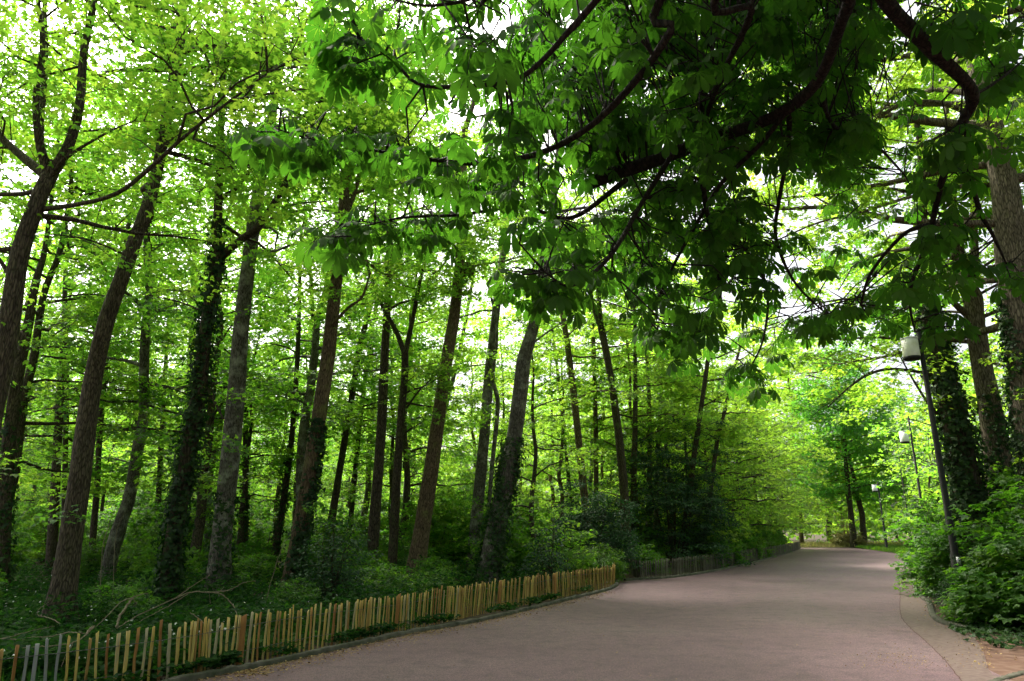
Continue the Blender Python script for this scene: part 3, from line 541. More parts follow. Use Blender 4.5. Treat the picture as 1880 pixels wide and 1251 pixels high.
K('twin_tree', 'grey-brown trunk behind the burl tree, with a thin snaking companion stem', [(872, 1000, 34), (880, 900, 30), (890, 790, 29), (897, 700, 27), (905, 620, 25), (914, 540, 23), (924, 460, 20), (930, 380, 16)], 27, 20, M_BARKG, M_LIME, 110, rmax=3.2, crown_z=10, nlimb=14, nspray=8, nleaf=50, size=.115, sides=14, tufts=2,
  limbs=[[(896, 960, 10, -.3), (903, 860, 11, -.3), (914, 745, 12, -.3), (905, 690, 11, -.3), (912, 600, 8, -.2), (886, 480, 6, 0)]])
mid = [  # thinner trunks deeper in the wood
 ('young_tree', 'thin leaning trunk between the warm brown trunk and the slender one', [(612, 930, 20), (628, 830, 18), (645, 730, 17), (660, 640, 16), (676, 580, 14), (692, 500, 10)], 30, 16, M_BARK, M_MAPLE),
 ('ivied_sapling', 'thin ivy-dark trunk in the gap left of the warm brown trunk', [(512, 960, 18), (524, 880, 17), (536, 780, 15), (544, 660, 13), (548, 540, 11), (550, 430, 8)], 28, 17, M_BARKD, M_MAPLE),
 ('young_tree', 'thin upright trunk just behind the warm brown trunk, left side', [(556, 900, 13), (566, 740, 12), (574, 600, 12), (568, 470, 10), (560, 380, 8)], 33, 18, M_BARK, M_MAPLE),
 ('pale_tree', 'pale tan trunk seen behind the ivy-wrapped tree', [(330, 900, 22), (340, 760, 19), (348, 640, 17), (354, 520, 14), (357, 420, 11)], 34, 19, M_BARKW, M_MAPLE),
 ('young_tree', 'thin olive trunk between the leaning dark trunk and the pale tan one', [(290, 930, 15), (298, 800, 12), (304, 700, 11), (310, 600, 9), (314, 500, 7)], 33, 17, M_BARK, M_MAPLE),
 ('young_tree', 'two-coloured straight trunk left of the thick leaning one', [(98, 950, 24), (104, 830, 21), (110, 700, 19), (114, 600, 15), (118, 480, 11)], 27, 18, M_BARK, M_MAPLE),
 ('young_tree', 'thin trunk standing close beside the two-coloured straight one', [(118, 950, 14), (122, 800, 13), (126, 690, 12), (130, 600, 9)], 29, 16, M_BARKD, M_MAPLE),
 ('dark_tree', 'dark ivy-grown trunk behind the forked maple at the left edge', [(8, 1000, 36), (14, 850, 34), (34, 700, 30), (52, 600, 26), (68, 520, 20), (80, 440, 14)], 19, 17, M_BARK, M_MAPLE),
 ('young_tree', 'thin crooked trunk just right of the thick leaning one', [(178, 900, 15), (188, 780, 14), (200, 680, 12), (212, 560, 9), (232, 420, 6)], 27, 15, M_BARK, M_MAPLE),
 ('young_tree', 'thin trunk with ivy sleeves right of the straight grey-brown one', [(450, 950, 15), (453, 830, 14), (455, 700, 12), (457, 560, 9)], 31, 17, M_BARKD, M_MAPLE),
 ('young_tree', 'faint leaning trunk behind the burl tree', [(776, 930, 16), (800, 820, 14), (820, 740, 13), (840, 660, 12), (856, 580, 10), (872, 480, 8)], 36, 19, M_BARKG, M_LIME),
 ('young_tree', 'thin dark trunk behind the slender one, leaning the same way', [(646, 930, 14), (656, 830, 13), (666, 730, 12), (678, 640, 10), (690, 560, 8)], 34, 17, M_BARKD, M_MAPLE),
 ('young_tree', 'curving slim trunk right of the speckled one', [(1078, 960, 22), (1068, 860, 20), (1058, 760, 19), (1046, 660, 18), (1034, 580, 16), (1022, 500, 12), (1016, 420, 9)], 31, 20, M_BARKW, M_LIME),
 ('young_tree', 'straight slim trunk between the curving one and the dark forked one', [(1094, 960, 15), (1094, 830, 13), (1092, 720, 12), (1090, 620, 11), (1086, 500, 8)], 35, 20, M_BARKW, M_LIME),
 ('young_tree', 'hair-thin leaning trunk right behind the speckled one', [(1046, 900, 10), (1036, 800, 9), (1026, 700, 9), (1014, 600, 7), (1008, 500, 5)], 37, 18, M_BARK, M_LIME),
 ('young_tree', 'slim straight dark trunk above the dark evergreen thicket', [(1160, 960, 17), (1164, 830, 14), (1165, 700, 12), (1164, 600, 10), (1162, 500, 8)], 33, 19, M_BARKD, M_LIME),
 ('young_tree', 'slim pale trunk paired with the straight dark one', [(1192, 940, 14), (1192, 800, 12), (1190, 700, 11), (1184, 600, 9), (1176, 500, 7)], 36, 19, M_BARKW, M_LIME),
 ('young_tree', 'orange-tinged slim trunk rising behind the dark evergreen thicket', [(1206, 940, 14), (1210, 800, 11), (1215, 720, 10), (1218, 640, 8), (1222, 540, 6)], 37, 18, M_BARKW, M_LIME),
 ('young_tree', 'dark trunk leaning right out of the dark evergreen thicket', [(1262, 960, 17), (1274, 840, 14), (1286, 760, 13), (1298, 670, 12), (1306, 600, 9), (1312, 520, 6)], 33, 17, M_BARKD, M_LIME),
 ('young_tree', 'thin pale trunk leaning right toward the hornbeams', [(1300, 940, 13), (1314, 820, 11), (1330, 750, 10), (1344, 690, 9), (1362, 620, 6)], 36, 15, M_BARK, M_LIME),
]
for i, (nm, lb, pts, Y, H, bk, lf) in enumerate(mid):
    K(nm, lb, pts, Y, H, bk, lf, 200 + i, rmax=2.8, crown_z=6.0, nlimb=15, nspray=7, nleaf=42, size=.125, sides=9, tufts=2, ivy=dict(top=5, n=700, size=.10) if 'ivy' in lb else None)
K('forked_dark_tree', 'dark trunk with a high fork, its right prong orange-brown', [(1150, 990, 26), (1146, 900, 24), (1136, 800, 21), (1124, 710, 20), (1112, 640, 20), (1104, 600, 20)], 30, 10.8, M_BARKD, M_LIME, 130, rmax=2, crown_z=9.5, nlimb=4, nspray=5, nleaf=40, size=.12, sides=12,
  limbs=[[(1104, 604, 16, 0), (1092, 572, 13, .1), (1086, 545, 11, .1), (1078, 480, 9, .2), (1070, 400, 7, .2)], [(1104, 604, 16, 0), (1100, 560, 14, -.1), (1099, 520, 13, -.1), (1104, 450, 10, -.2), (1110, 340, 7, -.2)]])

# right-hand side
K('great_tree', 'huge furrowed trunk at the right edge leaning over the shrubs', [(1925, 1030, 110), (1905, 860, 98), (1884, 720, 90), (1862, 600, 84), (1842, 480, 76), (1822, 370, 70), (1800, 250, 62), (1782, 150, 56), (1764, 60, 52), (1750, -40, 46)], 16.5, 24, M_BARKF, M_LIME, 140, rmax=7.2, crown_z=6.4, nlimb=34, nspray=15, nleaf=62, size=.11, sides=30, tufts=18, ivy=dict(top=7.5, n=4200, size=.09, side=2.6, spread=3.0),
  dens=2.0, limbs=[[(1792, 215, 18, 0), (1730, 190, 14, -.3), (1660, 190, 12, -.5), (1600, 225, 10, -.6), (1540, 260, 8, -.7), (1470, 300, 6, -.8), (1400, 340, 4, -.9)], [(1815, 340, 16, 0), (1740, 345, 12, -.3), (1660, 365, 10, -.4), (1580, 390, 8, -.5), (1500, 410, 6, -.6), (1430, 440, 4, -.6)], [(1785, 130, 22, 0), (1812, 90, 18, .6), (1840, 60, 15, 1.0), (1890, 20, 10, 1.5)], [(1838, 470, 14, 0), (1870, 450, 12, .5), (1920, 440, 8, .8)]])
K('mossy_tree', 'forked mossy trunk between the huge furrowed one and the ivy-clad one', [(1838, 960, 66), (1828, 860, 60), (1815, 760, 56), (1802, 670, 52), (1788, 590, 48), (1780, 540, 46)], 19.5, 10.5, M_BARKF, M_LIME, 141, rmax=4.2, crown_z=6.6, nlimb=12, nspray=10, nleaf=55, size=.11, sides=18, tufts=7, ivy=dict(top=5.4, n=2600, size=.09),
  limbs=[[(1780, 552, 34, 0), (1766, 490, 30, .2), (1755, 430, 28, .3), (1748, 360, 24, .3), (1742, 280, 18, .4), (1736, 150, 12, .5)], [(1784, 555, 28, 0), (1790, 480, 22, -.2), (1788, 400, 20, -.2), (1796, 300, 14, -.3), (1806, 180, 9, -.4)], [(1776, 580, 18, 0), (1750, 555, 15, -.4), (1720, 525, 12, -.6), (1690, 505, 9, -.8)]])
K('ivy_clad_tree', 'trunk clad in dark ivy right behind the tall lamp post', [(1786, 980, 78), (1772, 880, 70), (1754, 800, 64), (1738, 730, 58), (1722, 660, 52), (1710, 600, 46), (1702, 540, 38), (1692, 460, 28)], 19, 17, M_BARKD, M_LIME, 142, rmax=4.0, crown_z=7.6, nlimb=11, nspray=8, nleaf=50, size=.11, sides=14, ivy=dict(top=8.2, n=7500, size=.10, out=.17),
  limbs=[[(1716, 690, 9, 0), (1680, 682, 9, -.4), (1630, 678, 8, -.8), (1590, 690, 7, -1.1), (1555, 715, 5, -1.4), (1520, 748, 3, -1.6)], [(1720, 760, 8, 0), (1700, 735, 7, -.3), (1672, 690, 5, -.5), (1650, 650, 3, -.7)]])

# ------------------------------------------------------------------ forest trees of a few kinds, repeated through the wood
def proto_tree(name, label, H, r, bark, leafm, seed, rmax, cz, nlimb, nspray, nleaf, size, group, low=1.0, elev=(.1, .7), cat='tree', rad=(.85, .6), tmpl=T_MAPLE, thick=.07, tilt=.36):
    rng = np.random.default_rng(seed); n = 16; z = np.linspace(-.1, H, n)
    ax = np.stack([np.cumsum(rng.normal(0, .10, n)), np.cumsum(rng.normal(0, .10, n)), z], 1); ax[:, :2] -= ax[0, :2]; rd = np.linspace(r, .02, n) ** 1.0
    o = thing(name, (0, 0, 0), label, cat, group); wood = MB(); ax2 = catmull(ax, 40); wood.tube(ax2, np.linspace(r, .02, 40), 9, bump=.03, rng=rng, flare=.35)
    leaf = MB(); grow(wood, leaf, ax, lambda q: float(np.interp(q, z, rd)), cz, H, rmax, nlimb, nspray, nleaf, size, rng, low=low, elev=elev, rad=rad, tmpl=tmpl, thick=thick, tilt=tilt)
    wood.build('trunk', bark, o, smooth=True); leaf.build('crown', leafm, o); return o
GB = 'forest trees behind the nearer trunks'
protos = [proto_tree('forest_tree', 'slim green forest tree deep in the wood', 17, .19, M_BARK, M_MAPLE, 301, 3.0, 3.2, 26, 9, 32, .155, GB),
          proto_tree('forest_tree', 'slim green forest tree deep in the wood', 20, .22, M_BARKG, M_MAPLE, 302, 3.4, 5.0, 26, 9, 32, .155, GB),
          proto_tree('forest_tree', 'yellow-green forest tree deep in the wood', 16, .17, M_BARKW, M_LIME, 303, 3.2, 2.4, 28, 9, 32, .155, GB),
          proto_tree('forest_tree', 'yellow-green forest tree deep in the wood', 19, .2, M_BARK, M_LIME, 304, 3.4, 3.6, 28, 9, 32, .155, GB)]
rng = np.random.default_rng(77); spots = []
def clear(x, y, d, lst): return all((x - a) ** 2 + (y - b) ** 2 > d * d for a, b in lst)
tries = 0
while len(spots) < 92 and tries < 20000:
    tries += 1; Y = 28 + 46 * rng.random() ** .9; x = rng.uniform(-.82 * Y, xl(min(Y, 60)) - 4)
    if clear(x, Y, 3.4, spots): spots.append((x, Y))
for i, (x, Y) in enumerate(spots):
    lime = (x / Y > -.12) if rng.random() < .8 else (x / Y < -.12)
    pr = protos[(2 if lime else 0) + int(rng.random() < .5)]; sc = rng.uniform(.62, 1.0)
    if i < 0: continue
    copy_tree(pr, (x, Y, 0), rng.uniform(0, 6.28), sc)
for i, (px, Y, sc) in enumerate([(50, 21, 1.0), (235, 23, 1.05), (385, 25, 1.05), (575, 27, 1.1), (150, 25, 1.1)]):
    copy_tree(protos[i % 2], ((px - 940) / F_PX * Y, Y, 0), 2 + i * 1.7, sc)
for pr in protos:                                   # the first of each kind stands in the wood too
    while True:
        Y = rng.uniform(30, 60); x = rng.uniform(-.75 * Y, xl(min(Y, 60)) - 4)
        if clear(x, Y, 3.0, spots): spots.append((x, Y)); break
    pr.location = (x, Y, 0)

for i, (x, Y, sc) in enumerate([(-9, -9, 1.0), (-14, -3, 1.05), (-4, -15, 1.1), (3, -14, 1.0), (10, -12, 1.1), (16, -4, 1.1), (17, 5, 1.05), (-16, 4, .95), (21, 11, 1.1), (22, -10, 1.0), (-20, -12, 1.1), (28, 3, 1.1)]):  # unseen trees added round the camera to cut light from the open sky
    copy_tree(protos[i % 4], (x, Y, 0), i * 1.1, sc, 'unseen forest tree added behind or beside the viewpoint to block sky light', 'unseen trees added round the viewpoint')

# hornbeams leaning over the second fence, bright yellow-green to the ground
GH = 'hornbeams overhanging the grey fence'
hb = proto_tree('hornbeam', 'bright yellow-green hornbeam overhanging the grey picket fence', 11, .16, M_BARK, M_LIME, 320, 3.6, 1.3, 27, 9, 46, .12, GH, elev=(.05, .5))
for i, (px, Y, sc) in enumerate([(1255, 37, .95), (1300, 41, 1.0), (1340, 46, 1.05), (1372, 52, 1.05), (1260, 44, 1.15), (1412, 60, 1.05), (1350, 58, 1.3), (1300, 52, 1.2)]):
    x = (px - 940) / F_PX * Y * 1.0; loc = (x, Y, 0)
    if i == 0: hb.location = loc; hb.scale = (sc,) * 3
    else: copy_tree(hb, loc, rng.uniform(0, 6.28), sc)
# the blue-green tree at the bend and the two bare trunks under it
t_ = proto_tree('broad_tree', 'deep blue-green broad tree at the road bend with a bare dark trunk', 19, .30, M_BARKD, M_BLUEG, 330, 4.0, 4.6, 40, 13, 60, .20, None, elev=(0, .8), rad=(1.0, .9), thick=.4, tilt=.7); q = P(1566, 1000, 66); t_.location = (q[0], q[1], 0)
t_ = proto_tree('broad_tree', 'second bare-trunked tree right of the blue-green one at the bend', 15, .32, M_BARK, M_LIME, 331, 3.8, 4.6, 28, 10, 60, .19, None, elev=(.1, .8)); q = P(1584, 1000, 69); t_.location = (q[0], q[1], 0)
for i, (px, Y, sc) in enumerate([(1330, 62, 1.35), (1395, 68, 1.4), (1450, 74, 1.45), (1280, 56, 1.3), (1230, 50, 1.3), (1500, 80, 1.3)]):
    copy_tree(protos[2 + i % 2], ((px - 940) / F_PX * Y, Y, 0), i * 1.3, sc, 'tall yellow-green forest tree rising behind the hornbeams', 'tall trees behind the hornbeams')
GR = 'pale airy trees beyond the road bend'
pa = proto_tree('airy_tree', 'pale airy young-leaved tree beyond the road bend', 11, .14, M_BARK, M_MAPLE, 332, 3.2, 1.6, 20, 6, 26, .16, GR)
for i, (px, Y, sc) in enumerate([(1690, 60, .95), (1655, 78, 1.0), (1720, 46, .9), (1620, 95, 1.25), (1760, 40, 1.0), (1500, 92, 1.3), (1540, 105, 1.5), (1830, 34, 1.2), (1900, 30, 1.2)]):
    loc = ((px - 940) / F_PX * Y, Y, 0)
    if i == 0: pa.location = loc; pa.scale = (sc,) * 3
    else: copy_tree(pa, loc, rng.uniform(0, 6.28), sc)

# ------------------------------------------------------------------ shrubs
def proto_shrub(name, label, H, rmax, nstem, leafm, seed, nspray, nleaf, size, group, bark=M_BARK, cat='shrub', rad=(.42, .3), elev=(.1, .8), tmpl=T_MAPLE, nlimb=9, tilt=.42):
    rng = np.random.default_rng(seed); o = thing(name, (0, 0, 0), label, cat, group); wood, leaf = MB(), MB()
    for k in range(nstem):
        a = k * 2.4 + rng.normal(0, .3); sp = rmax * rng.uniform(.1, .55); h = H * rng.uniform(.55, 1.15); n = 8; s_ = np.linspace(0, 1, n)
        ax = np.stack([math.cos(a) * sp * (.15 + s_ ** 1.3), math.sin(a) * sp * (.15 + s_ ** 1.3), -.05 + h * s_], 1); ax[:, :2] += np.cumsum(rng.normal(0, .02, (n, 2)), 0)
        wood.tube(ax, np.linspace(.012 + .007 * H, .005, n), 6, cap=False); grow(wood, leaf, ax, lambda q: .015, .12 * h, h, rmax * .75, nlimb, nspray, nleaf, size, rng, low=.8, elev=elev, rad=rad, tmpl=tmpl, tilt=tilt, thick=.05)
    wood.build('stems', bark, o, smooth=True); leaf.build('foliage', leafm, o); return o
GS = 'understory shrubs through the wood'
sh = [proto_shrub('forest_shrub', 'leafy green understory shrub between the trunks', 2.2, 1.5, 5, M_SHRUB, 401, 6, 26, .10, GS),
      proto_shrub('forest_shrub', 'leafy green understory shrub between the trunks', 3.4, 1.9, 5, M_SHRUB, 402, 6, 30, .11, GS),
      proto_shrub('forest_shrub', 'leafy green understory shrub between the trunks', 1.4, 1.3, 6, M_SHRUB, 403, 5, 24, .09, GS),
      proto_shrub('forest_shrub', 'leafy green understory shrub between the trunks', 4.6, 2.1, 4, M_MAPLE, 404, 7, 32, .12, GS, nlimb=12)]
sspots = []; tries = 0
while len(sspots) < 120 and tries < 30000:
    tries += 1; Y = 12.5 + 42 * rng.random() ** 1.1; x = rng.uniform(-.8 * Y, xl(min(Y, 60)) - (2.2 if Y > 22 else 3.6))
    if Y < 20 and rng.random() < .8: continue
    if clear(x, Y, 1.7, sspots): sspots.append((x, Y))
first = {0, 1, 2, 3}
for i, (x, Y) in enumerate(sspots):
    k = 2 if Y < 22 else int(rng.choice(4, p=[.45, 0, .55, 0] if Y < 27 else [.25, .3, .2, .25])); loc = (x, Y, 0); sc = rng.uniform(.7, 1.15) * (.5 if Y < 20 else .75 if Y < 27 else 1)
    if k in first: first.remove(k); sh[k].location = loc; sh[k].scale = (sc,) * 3
    else: copy_tree(sh[k], loc, rng.uniform(0, 6.28), sc)
for i, Y in enumerate([33, 35.5, 38, 41, 44, 47, 50, 53.5, 57, 60]):
    copy_tree(sh[(0, 2, 1)[i % 3]], (float(xl(Y)) - 1.5 - (.5 if i % 3 == 2 else 0), Y, 0), i * 1.9, (.8, 1.0, .72)[i % 3], 'low leafy shrub under the hornbeams right behind the grey picket fence', 'shrubs under the hornbeams')
# named shrubs
def put(o, px, Y, sc=1.0): o.location = ((px - 940) / F_PX * Y * 1.0, Y, 0); o.scale = (sc,) * 3; return o
def put_g(o, px, py, sc=1.0): q = G(px, py); o.location = (q[0], q[1], 0); o.scale = (sc,) * 3; return o
put(proto_shrub('holly_shrub', 'large dark blue-green evergreen thicket above the grey picket fence', 6.2, 3.3, 8, M_DARK, 420, 9, 46, .11, None, M_BARKD, nlimb=15, rad=(.55, .4), tmpl=T_KITE), 1222, 33.0, .95)
put(proto_shrub('holly_shrub', 'lower dark evergreen shrub just left of the large thicket', 3.0, 1.9, 6, M_DARK, 421, 8, 46, .10, None, M_BARKD, nlimb=12, tmpl=T_KITE), 1075, 26.5)
put(proto_shrub('yew_shrub', 'small dark evergreen bush between the warm brown and slender trunks', 2.0, .6, 5, M_DARK, 422, 4, 20, .085, None, M_BARKD, nlimb=10, tmpl=T_KITE), 628, 16.5)
put(proto_shrub('yew_shrub', 'small dark bush right of the speckled tree foot', 1.7, .5, 4, M_DARK, 423, 4, 20, .085, None, M_BARKD, nlimb=10, tmpl=T_KITE), 1002, 20.2)
put_g(proto_shrub('feathery_shrub', 'bright feathery green shrub behind the end of the yellow fence', .85, 1.05, 9, M_GRASS, 424, 7, 60, .06, None, nlimb=9, rad=(.35, .2), tmpl=T_KITE), 1085, 1068)
put(proto_shrub('hornbeam_sapling', 'young bright-leaved sapling left of the dark evergreen shrub', 2.6, 1.0, 3, M_LIME, 425, 5, 24, .09, None, nlimb=8), 1030, 22.5)
put(proto_shrub('bare_shrub', 'orange-brown bare-twigged shrub beside the far trunks', 4.2, 1.8, 14, M_LIME, 426, 3, 3, .10, None, M_BARET, nlimb=10), 1530, 70)
put(proto_shrub('clipped_bush', 'small pale yellow-green bush at the road bend', .9, 1.6, 8, M_DRYGR, 427, 6, 40, .12, None, nlimb=7), 1528, 67.5)
# the big shrubbery on the right
GRB = None
R_ = [('hornbeam_bush', 'large bright-leaved bush at the right edge, nearest the camera', 1893, 13.2, 2.4, 1.45, M_SHRUB, .115, 431), ('hornbeam_bush', 'tall leafy bush around the tall lamp post', 1838, 18.6, 2.9, 1.5, M_SHRUB, .11, 432),
      ('hornbeam_bush', 'dark leafy bush spilling over the road edge before the lamp post', 1732, 18.6, 2.0, 1.2, M_SHRUB, .09, 433), ('hornbeam_bush', 'leafy bush farther along the road edge under the white drum lamp', 1705, 22.5, 2.4, 1.4, M_SHRUB, .10, 434),
      ('hornbeam_bush', 'low bush with light leaves above the ivy carpet', 1838, 12.8, 1.2, 1.0, M_SHRUB, .105, 435), ('hornbeam_bush', 'tall bush between the huge furrowed trunk and the ivy carpet', 1925, 15.6, 3.0, 1.7, M_SHRUB, .11, 436),
      ('hornbeam_bush', 'rounded bush beyond the others where the grass verge begins', 1715, 30.0, 3.0, 1.7, M_SHRUB, .11, 437)]
for nm, lb, px, Y, H, rm, mt, sz, sd in R_:
    put(proto_shrub(nm, lb, H, rm, 6, mt, sd, 5, 36, sz * 1.08, GRB, nlimb=9, rad=(.52, .36), tilt=.26), px, Y)
put(proto_shrub('privet_bush', 'small dense dark-green bush at the kerb under the lamp post', 1.05, 1.0, 8, M_IVY, 440, 7, 60, .05, None, nlimb=9, tmpl=T_KITE), 1752, 15.6, .8)

# ------------------------------------------------------------------ horse chestnut overhead
rng = np.random.default_rng(900)
ct = thing('horse_chestnut', (5.2, -2.6, 0), 'overhanging horse chestnut with big palmate leaves and black drooping limbs', 'tree'); org = np.array(ct.location)
wood = MB()
tr = catmull([(5.2, -2.6, -.1), (5.15, -2.5, 1.2), (5.0, -2.3, 2.6), (4.7, -1.9, 4.2), (4.3, -1.3, 5.4), (3.9, -.8, 7.0), (3.7, -.6, 9.5)], 44)
wood.tube(tr, np.interp(np.linspace(0, 1, 44), [0, .4, .65, 1], [.36, .30, .2, .06]), 18, bump=.03, rng=rng, flare=.4)
lines = []
def limb(pts, start=None):
    q = [np.array(p[:3], float) if len(p) == 4 and p[3] is None else P(p[0], p[1], p[2]) for p in [x[:3] for x in pts]]; wd = [p[3] * p[2] / F_PX / 2 for p in pts]
    if start is not None: q = [np.array(start)] + q; wd = [wd[0] * 1.35] + wd
    n = 6 * len(q); ax = catmull(q, n); r = np.interp(np.linspace(0, 1, n), np.linspace(0, 1, len(wd)), wd); wood.tube(ax, r, 9, bump=.03, rng=rng); lines.append((ax, r)); return ax
s1 = (4.35, -1.4, 5.3); s2 = (4.5, -1.6, 4.9); s3 = (4.0, -1.0, 6.4)
limb([(1530, -230, 2.6, 34), (1612, -20, 3.05, 31), (1705, 86, 3.4, 30), (1785, 168, 3.7, 24), (1768, 225, 3.9, 19), (1730, 330, 4.2, 14), (1704, 440, 4.5, 10), (1674, 520, 4.7, 7), (1672, 570, 4.8, 5), (1680, 610, 4.85, 3)], s1)
limb([(1615, -190, 2.8, 30), (1560, 0, 3.4, 27), (1545, 40, 3.6, 26), (1500, 150, 4.1, 24), (1420, 215, 4.5, 24), (1290, 262, 4.9, 27), (1190, 300, 5.1, 28), (1120, 322, 5.2, 28), (1074, 342, 5.3, 26)], s2)
limb([(1300, -120, 3.2, 22), (1230, 60, 3.6, 18), (1120, 200, 4.0, 15), (1020, 270, 4.2, 13), (900, 300, 4.2, 10), (780, 292, 4.1, 8), (680, 275, 4.0, 6), (580, 258, 3.9, 5), (500, 235, 3.8, 3.5)], s3)
limb([(1180, -100, 3.0, 18), (1060, 40, 3.2, 14), (960, 140, 3.4, 11), (860, 158, 3.5, 9), (770, 155, 3.5, 8), (720, 110, 3.5, 6), (660, 70, 3.5, 4)], s3)
limb([(1150, 330, 5.1, 12), (1050, 400, 5.0, 9), (960, 380, 4.7, 7), (840, 395, 4.4, 6), (740, 400, 4.2, 5), (650, 420, 4.1, 3)])
limb([(1240, 275, 4.9, 13), (1180, 370, 4.7, 10), (1120, 470, 4.4, 9), (1050, 525, 4.2, 6), (1000, 500, 4.1, 4)])
limb([(1470, 170, 4.3, 12), (1400, 260, 4.6, 10), (1330, 330, 5.0, 9), (1285, 400, 5.2, 8), (1230, 500, 5.4, 6), (1190, 590, 5.5, 4)])
limb([(1290, 340, 5.0, 11), (1300, 400, 5.2, 10), (1318, 480, 5.4, 9), (1322, 560, 5.6, 8)])
limb([(1450, 190, 4.4, 12), (1446, 280, 4.9, 9), (1430, 370, 5.4, 8), (1425, 440, 5.8, 7), (1460, 520, 6.2, 5), (1520, 580, 6.4, 3)])
limb([(1310, 395, 5.3, 8), (1370, 460, 5.7, 7), (1408, 530, 6.0, 6), (1402, 620, 6.2, 4), (1376, 680, 6.3, 3)])
limb([(1500, 140, 4.2, 10), (1530, 230, 4.8, 8), (1600, 260, 5.2, 6), (1660, 320, 5.6, 4)])
limb([(1775, 235, 3.95, 14), (1782, 320, 4.2, 11), (1800, 390, 4.5, 9), (1822, 430, 4.6, 7), (1850, 490, 4.7, 3)])
limb([(1780, 180, 3.8, 8), (1830, 150, 3.9, 6), (1880, 110, 4.1, 4), (1930, 60, 4.2, 3)])
limb([(1715, 410, 4.4, 10), (1660, 430, 4.8, 8), (1600, 500, 5.2, 6), (1580, 560, 5.5, 4)])
limb([(1400, -130, 3.0, 20), (1380, 20, 3.6, 15), (1330, 130, 4.2, 12), (1290, 240, 5.0, 8), (1290, 330, 5.6, 5)], s3)
limb([(1000, -130, 2.9, 14), (900, -20, 3.0, 10), (800, 10, 3.0, 7), (720, 0, 3.0, 4)], s3)
limb([(1750, -160, 2.8, 18), (1830, -60, 3.0, 12), (1900, 20, 3.2, 6)], s1)
wood.build('trunk', M_CBARK, ct, org, smooth=True)
leaf, twig = MB(), MB()
allp = np.vstack([l[0][int(len(l[0]) * .25):] for l in lines])
# clusters of leaves: a node every so often on the limbs and through the hanging mass
def inpoly(x, y, poly):
    c = False; j = len(poly) - 1
    for i in range(len(poly)):
        (xi, yi), (xj, yj) = poly[i], poly[j]
        if (yi > y) != (yj > y) and x < (xj - xi) * (y - yi) / (yj - yi) + xi: c = not c
        j = i
    return c
core = [(980, -200), (1700, -200), (1600, 40), (1580, 200), (1560, 330), (1480, 300), (1420, 240), (1330, 330), (1240, 360), (1100, 320), (1030, 240), (940, 120)]
fringe = [(640, -200), (2000, -200), (1960, 160), (1820, 210), (1790, 330), (1760, 470), (1720, 560), (1640, 600), (1580, 560), (1500, 600), (1440, 640), (1380, 690), (1310, 640), (1200, 610), (1100, 540), (990, 560), (930, 520), (960, 420), (880, 380), (700, 330), (600, 240), (700, 180), (600, 100)]
nodes = []
while len(nodes) < 1350:
    x, y = rng.uniform(900, 1760), rng.uniform(-200, 380)
    if inpoly(x, y, core): nodes.append(P(x, y, rng.uniform(4.4, 9.0)))
k = 0
while k < 430:
    x, y = rng.uniform(600, 2000), rng.uniform(-200, 690)
    if inpoly(x, y, fringe):
        if 1590 < x < 1720 and 30 < y < 160 and rng.random() < .7: continue
        if x < 960 and rng.random() < .74: continue
        if 1630 < x < 1730 and y > 540: continue
        if x > 1690 and y < 420 and rng.random() < .82: continue
        if 1400 < x < 1520 and 240 < y < 420 and rng.random() < .7: continue
        f = np.clip((x - 800) / 700, 0, 1) * np.clip(y / 500 + .2, 0, 1); nodes.append(P(x, y, rng.uniform(3.2 + 2.0 * f, 4.8 + 3.4 * f))); k += 1
for (x, y, Y, n, s_) in [(500, 235, 3.8, 7, 26), (560, 255, 3.85, 6, 26), (640, 268, 3.9, 6, 26), (720, 285, 4.0, 6, 26), (655, 75, 3.5, 7, 24), (700, 100, 3.5, 4, 24), (650, 425, 4.1, 6, 26), (610, 420, 4.1, 3, 20), (720, 405, 4.2, 5, 26), (800, 398, 4.3, 5, 26), (1765, 240, 3.8, 6, 25), (1735, 330, 4.1, 6, 25), (1705, 430, 4.4, 6, 25), (1680, 510, 4.6, 5, 22), (850, 310, 4.2, 9, 45), (930, 310, 4.2, 9, 40), (900, 190, 3.6, 7, 40), (1000, 500, 4.1, 7, 30), (960, 510, 4.1, 4, 20), (640, 0, 3.1, 4, 30), (760, 20, 3.0, 6, 40), (850, 60, 3.1, 6, 40),
                         (1376, 675, 6.3, 6, 24), (1190, 590, 5.5, 5, 24), (1270, 575, 5.5, 5, 26), (1240, 640, 5.8, 3, 24), (1520, 580, 6.3, 6, 30), (1580, 560, 5.5, 5, 30), (1480, 590, 6.2, 5, 24), (1860, 500, 4.7, 4, 20), (1770, 480, 4.6, 3, 20), (1735, 585, 4.9, 3, 16), (1870, 130, 4.1, 5, 30), (1800, 20, 3.4, 7, 40), (1730, 30, 3.3, 5, 30)]:
    for _ in range(n): nodes.append(P(x + rng.normal(0, s_), y + rng.normal(0, s_ * .6), Y + rng.normal(0, .15)))
for _ in range(85): nodes.append(P(rng.uniform(1120, 1420), rng.uniform(330, 540), rng.uniform(4.6, 6.6)))
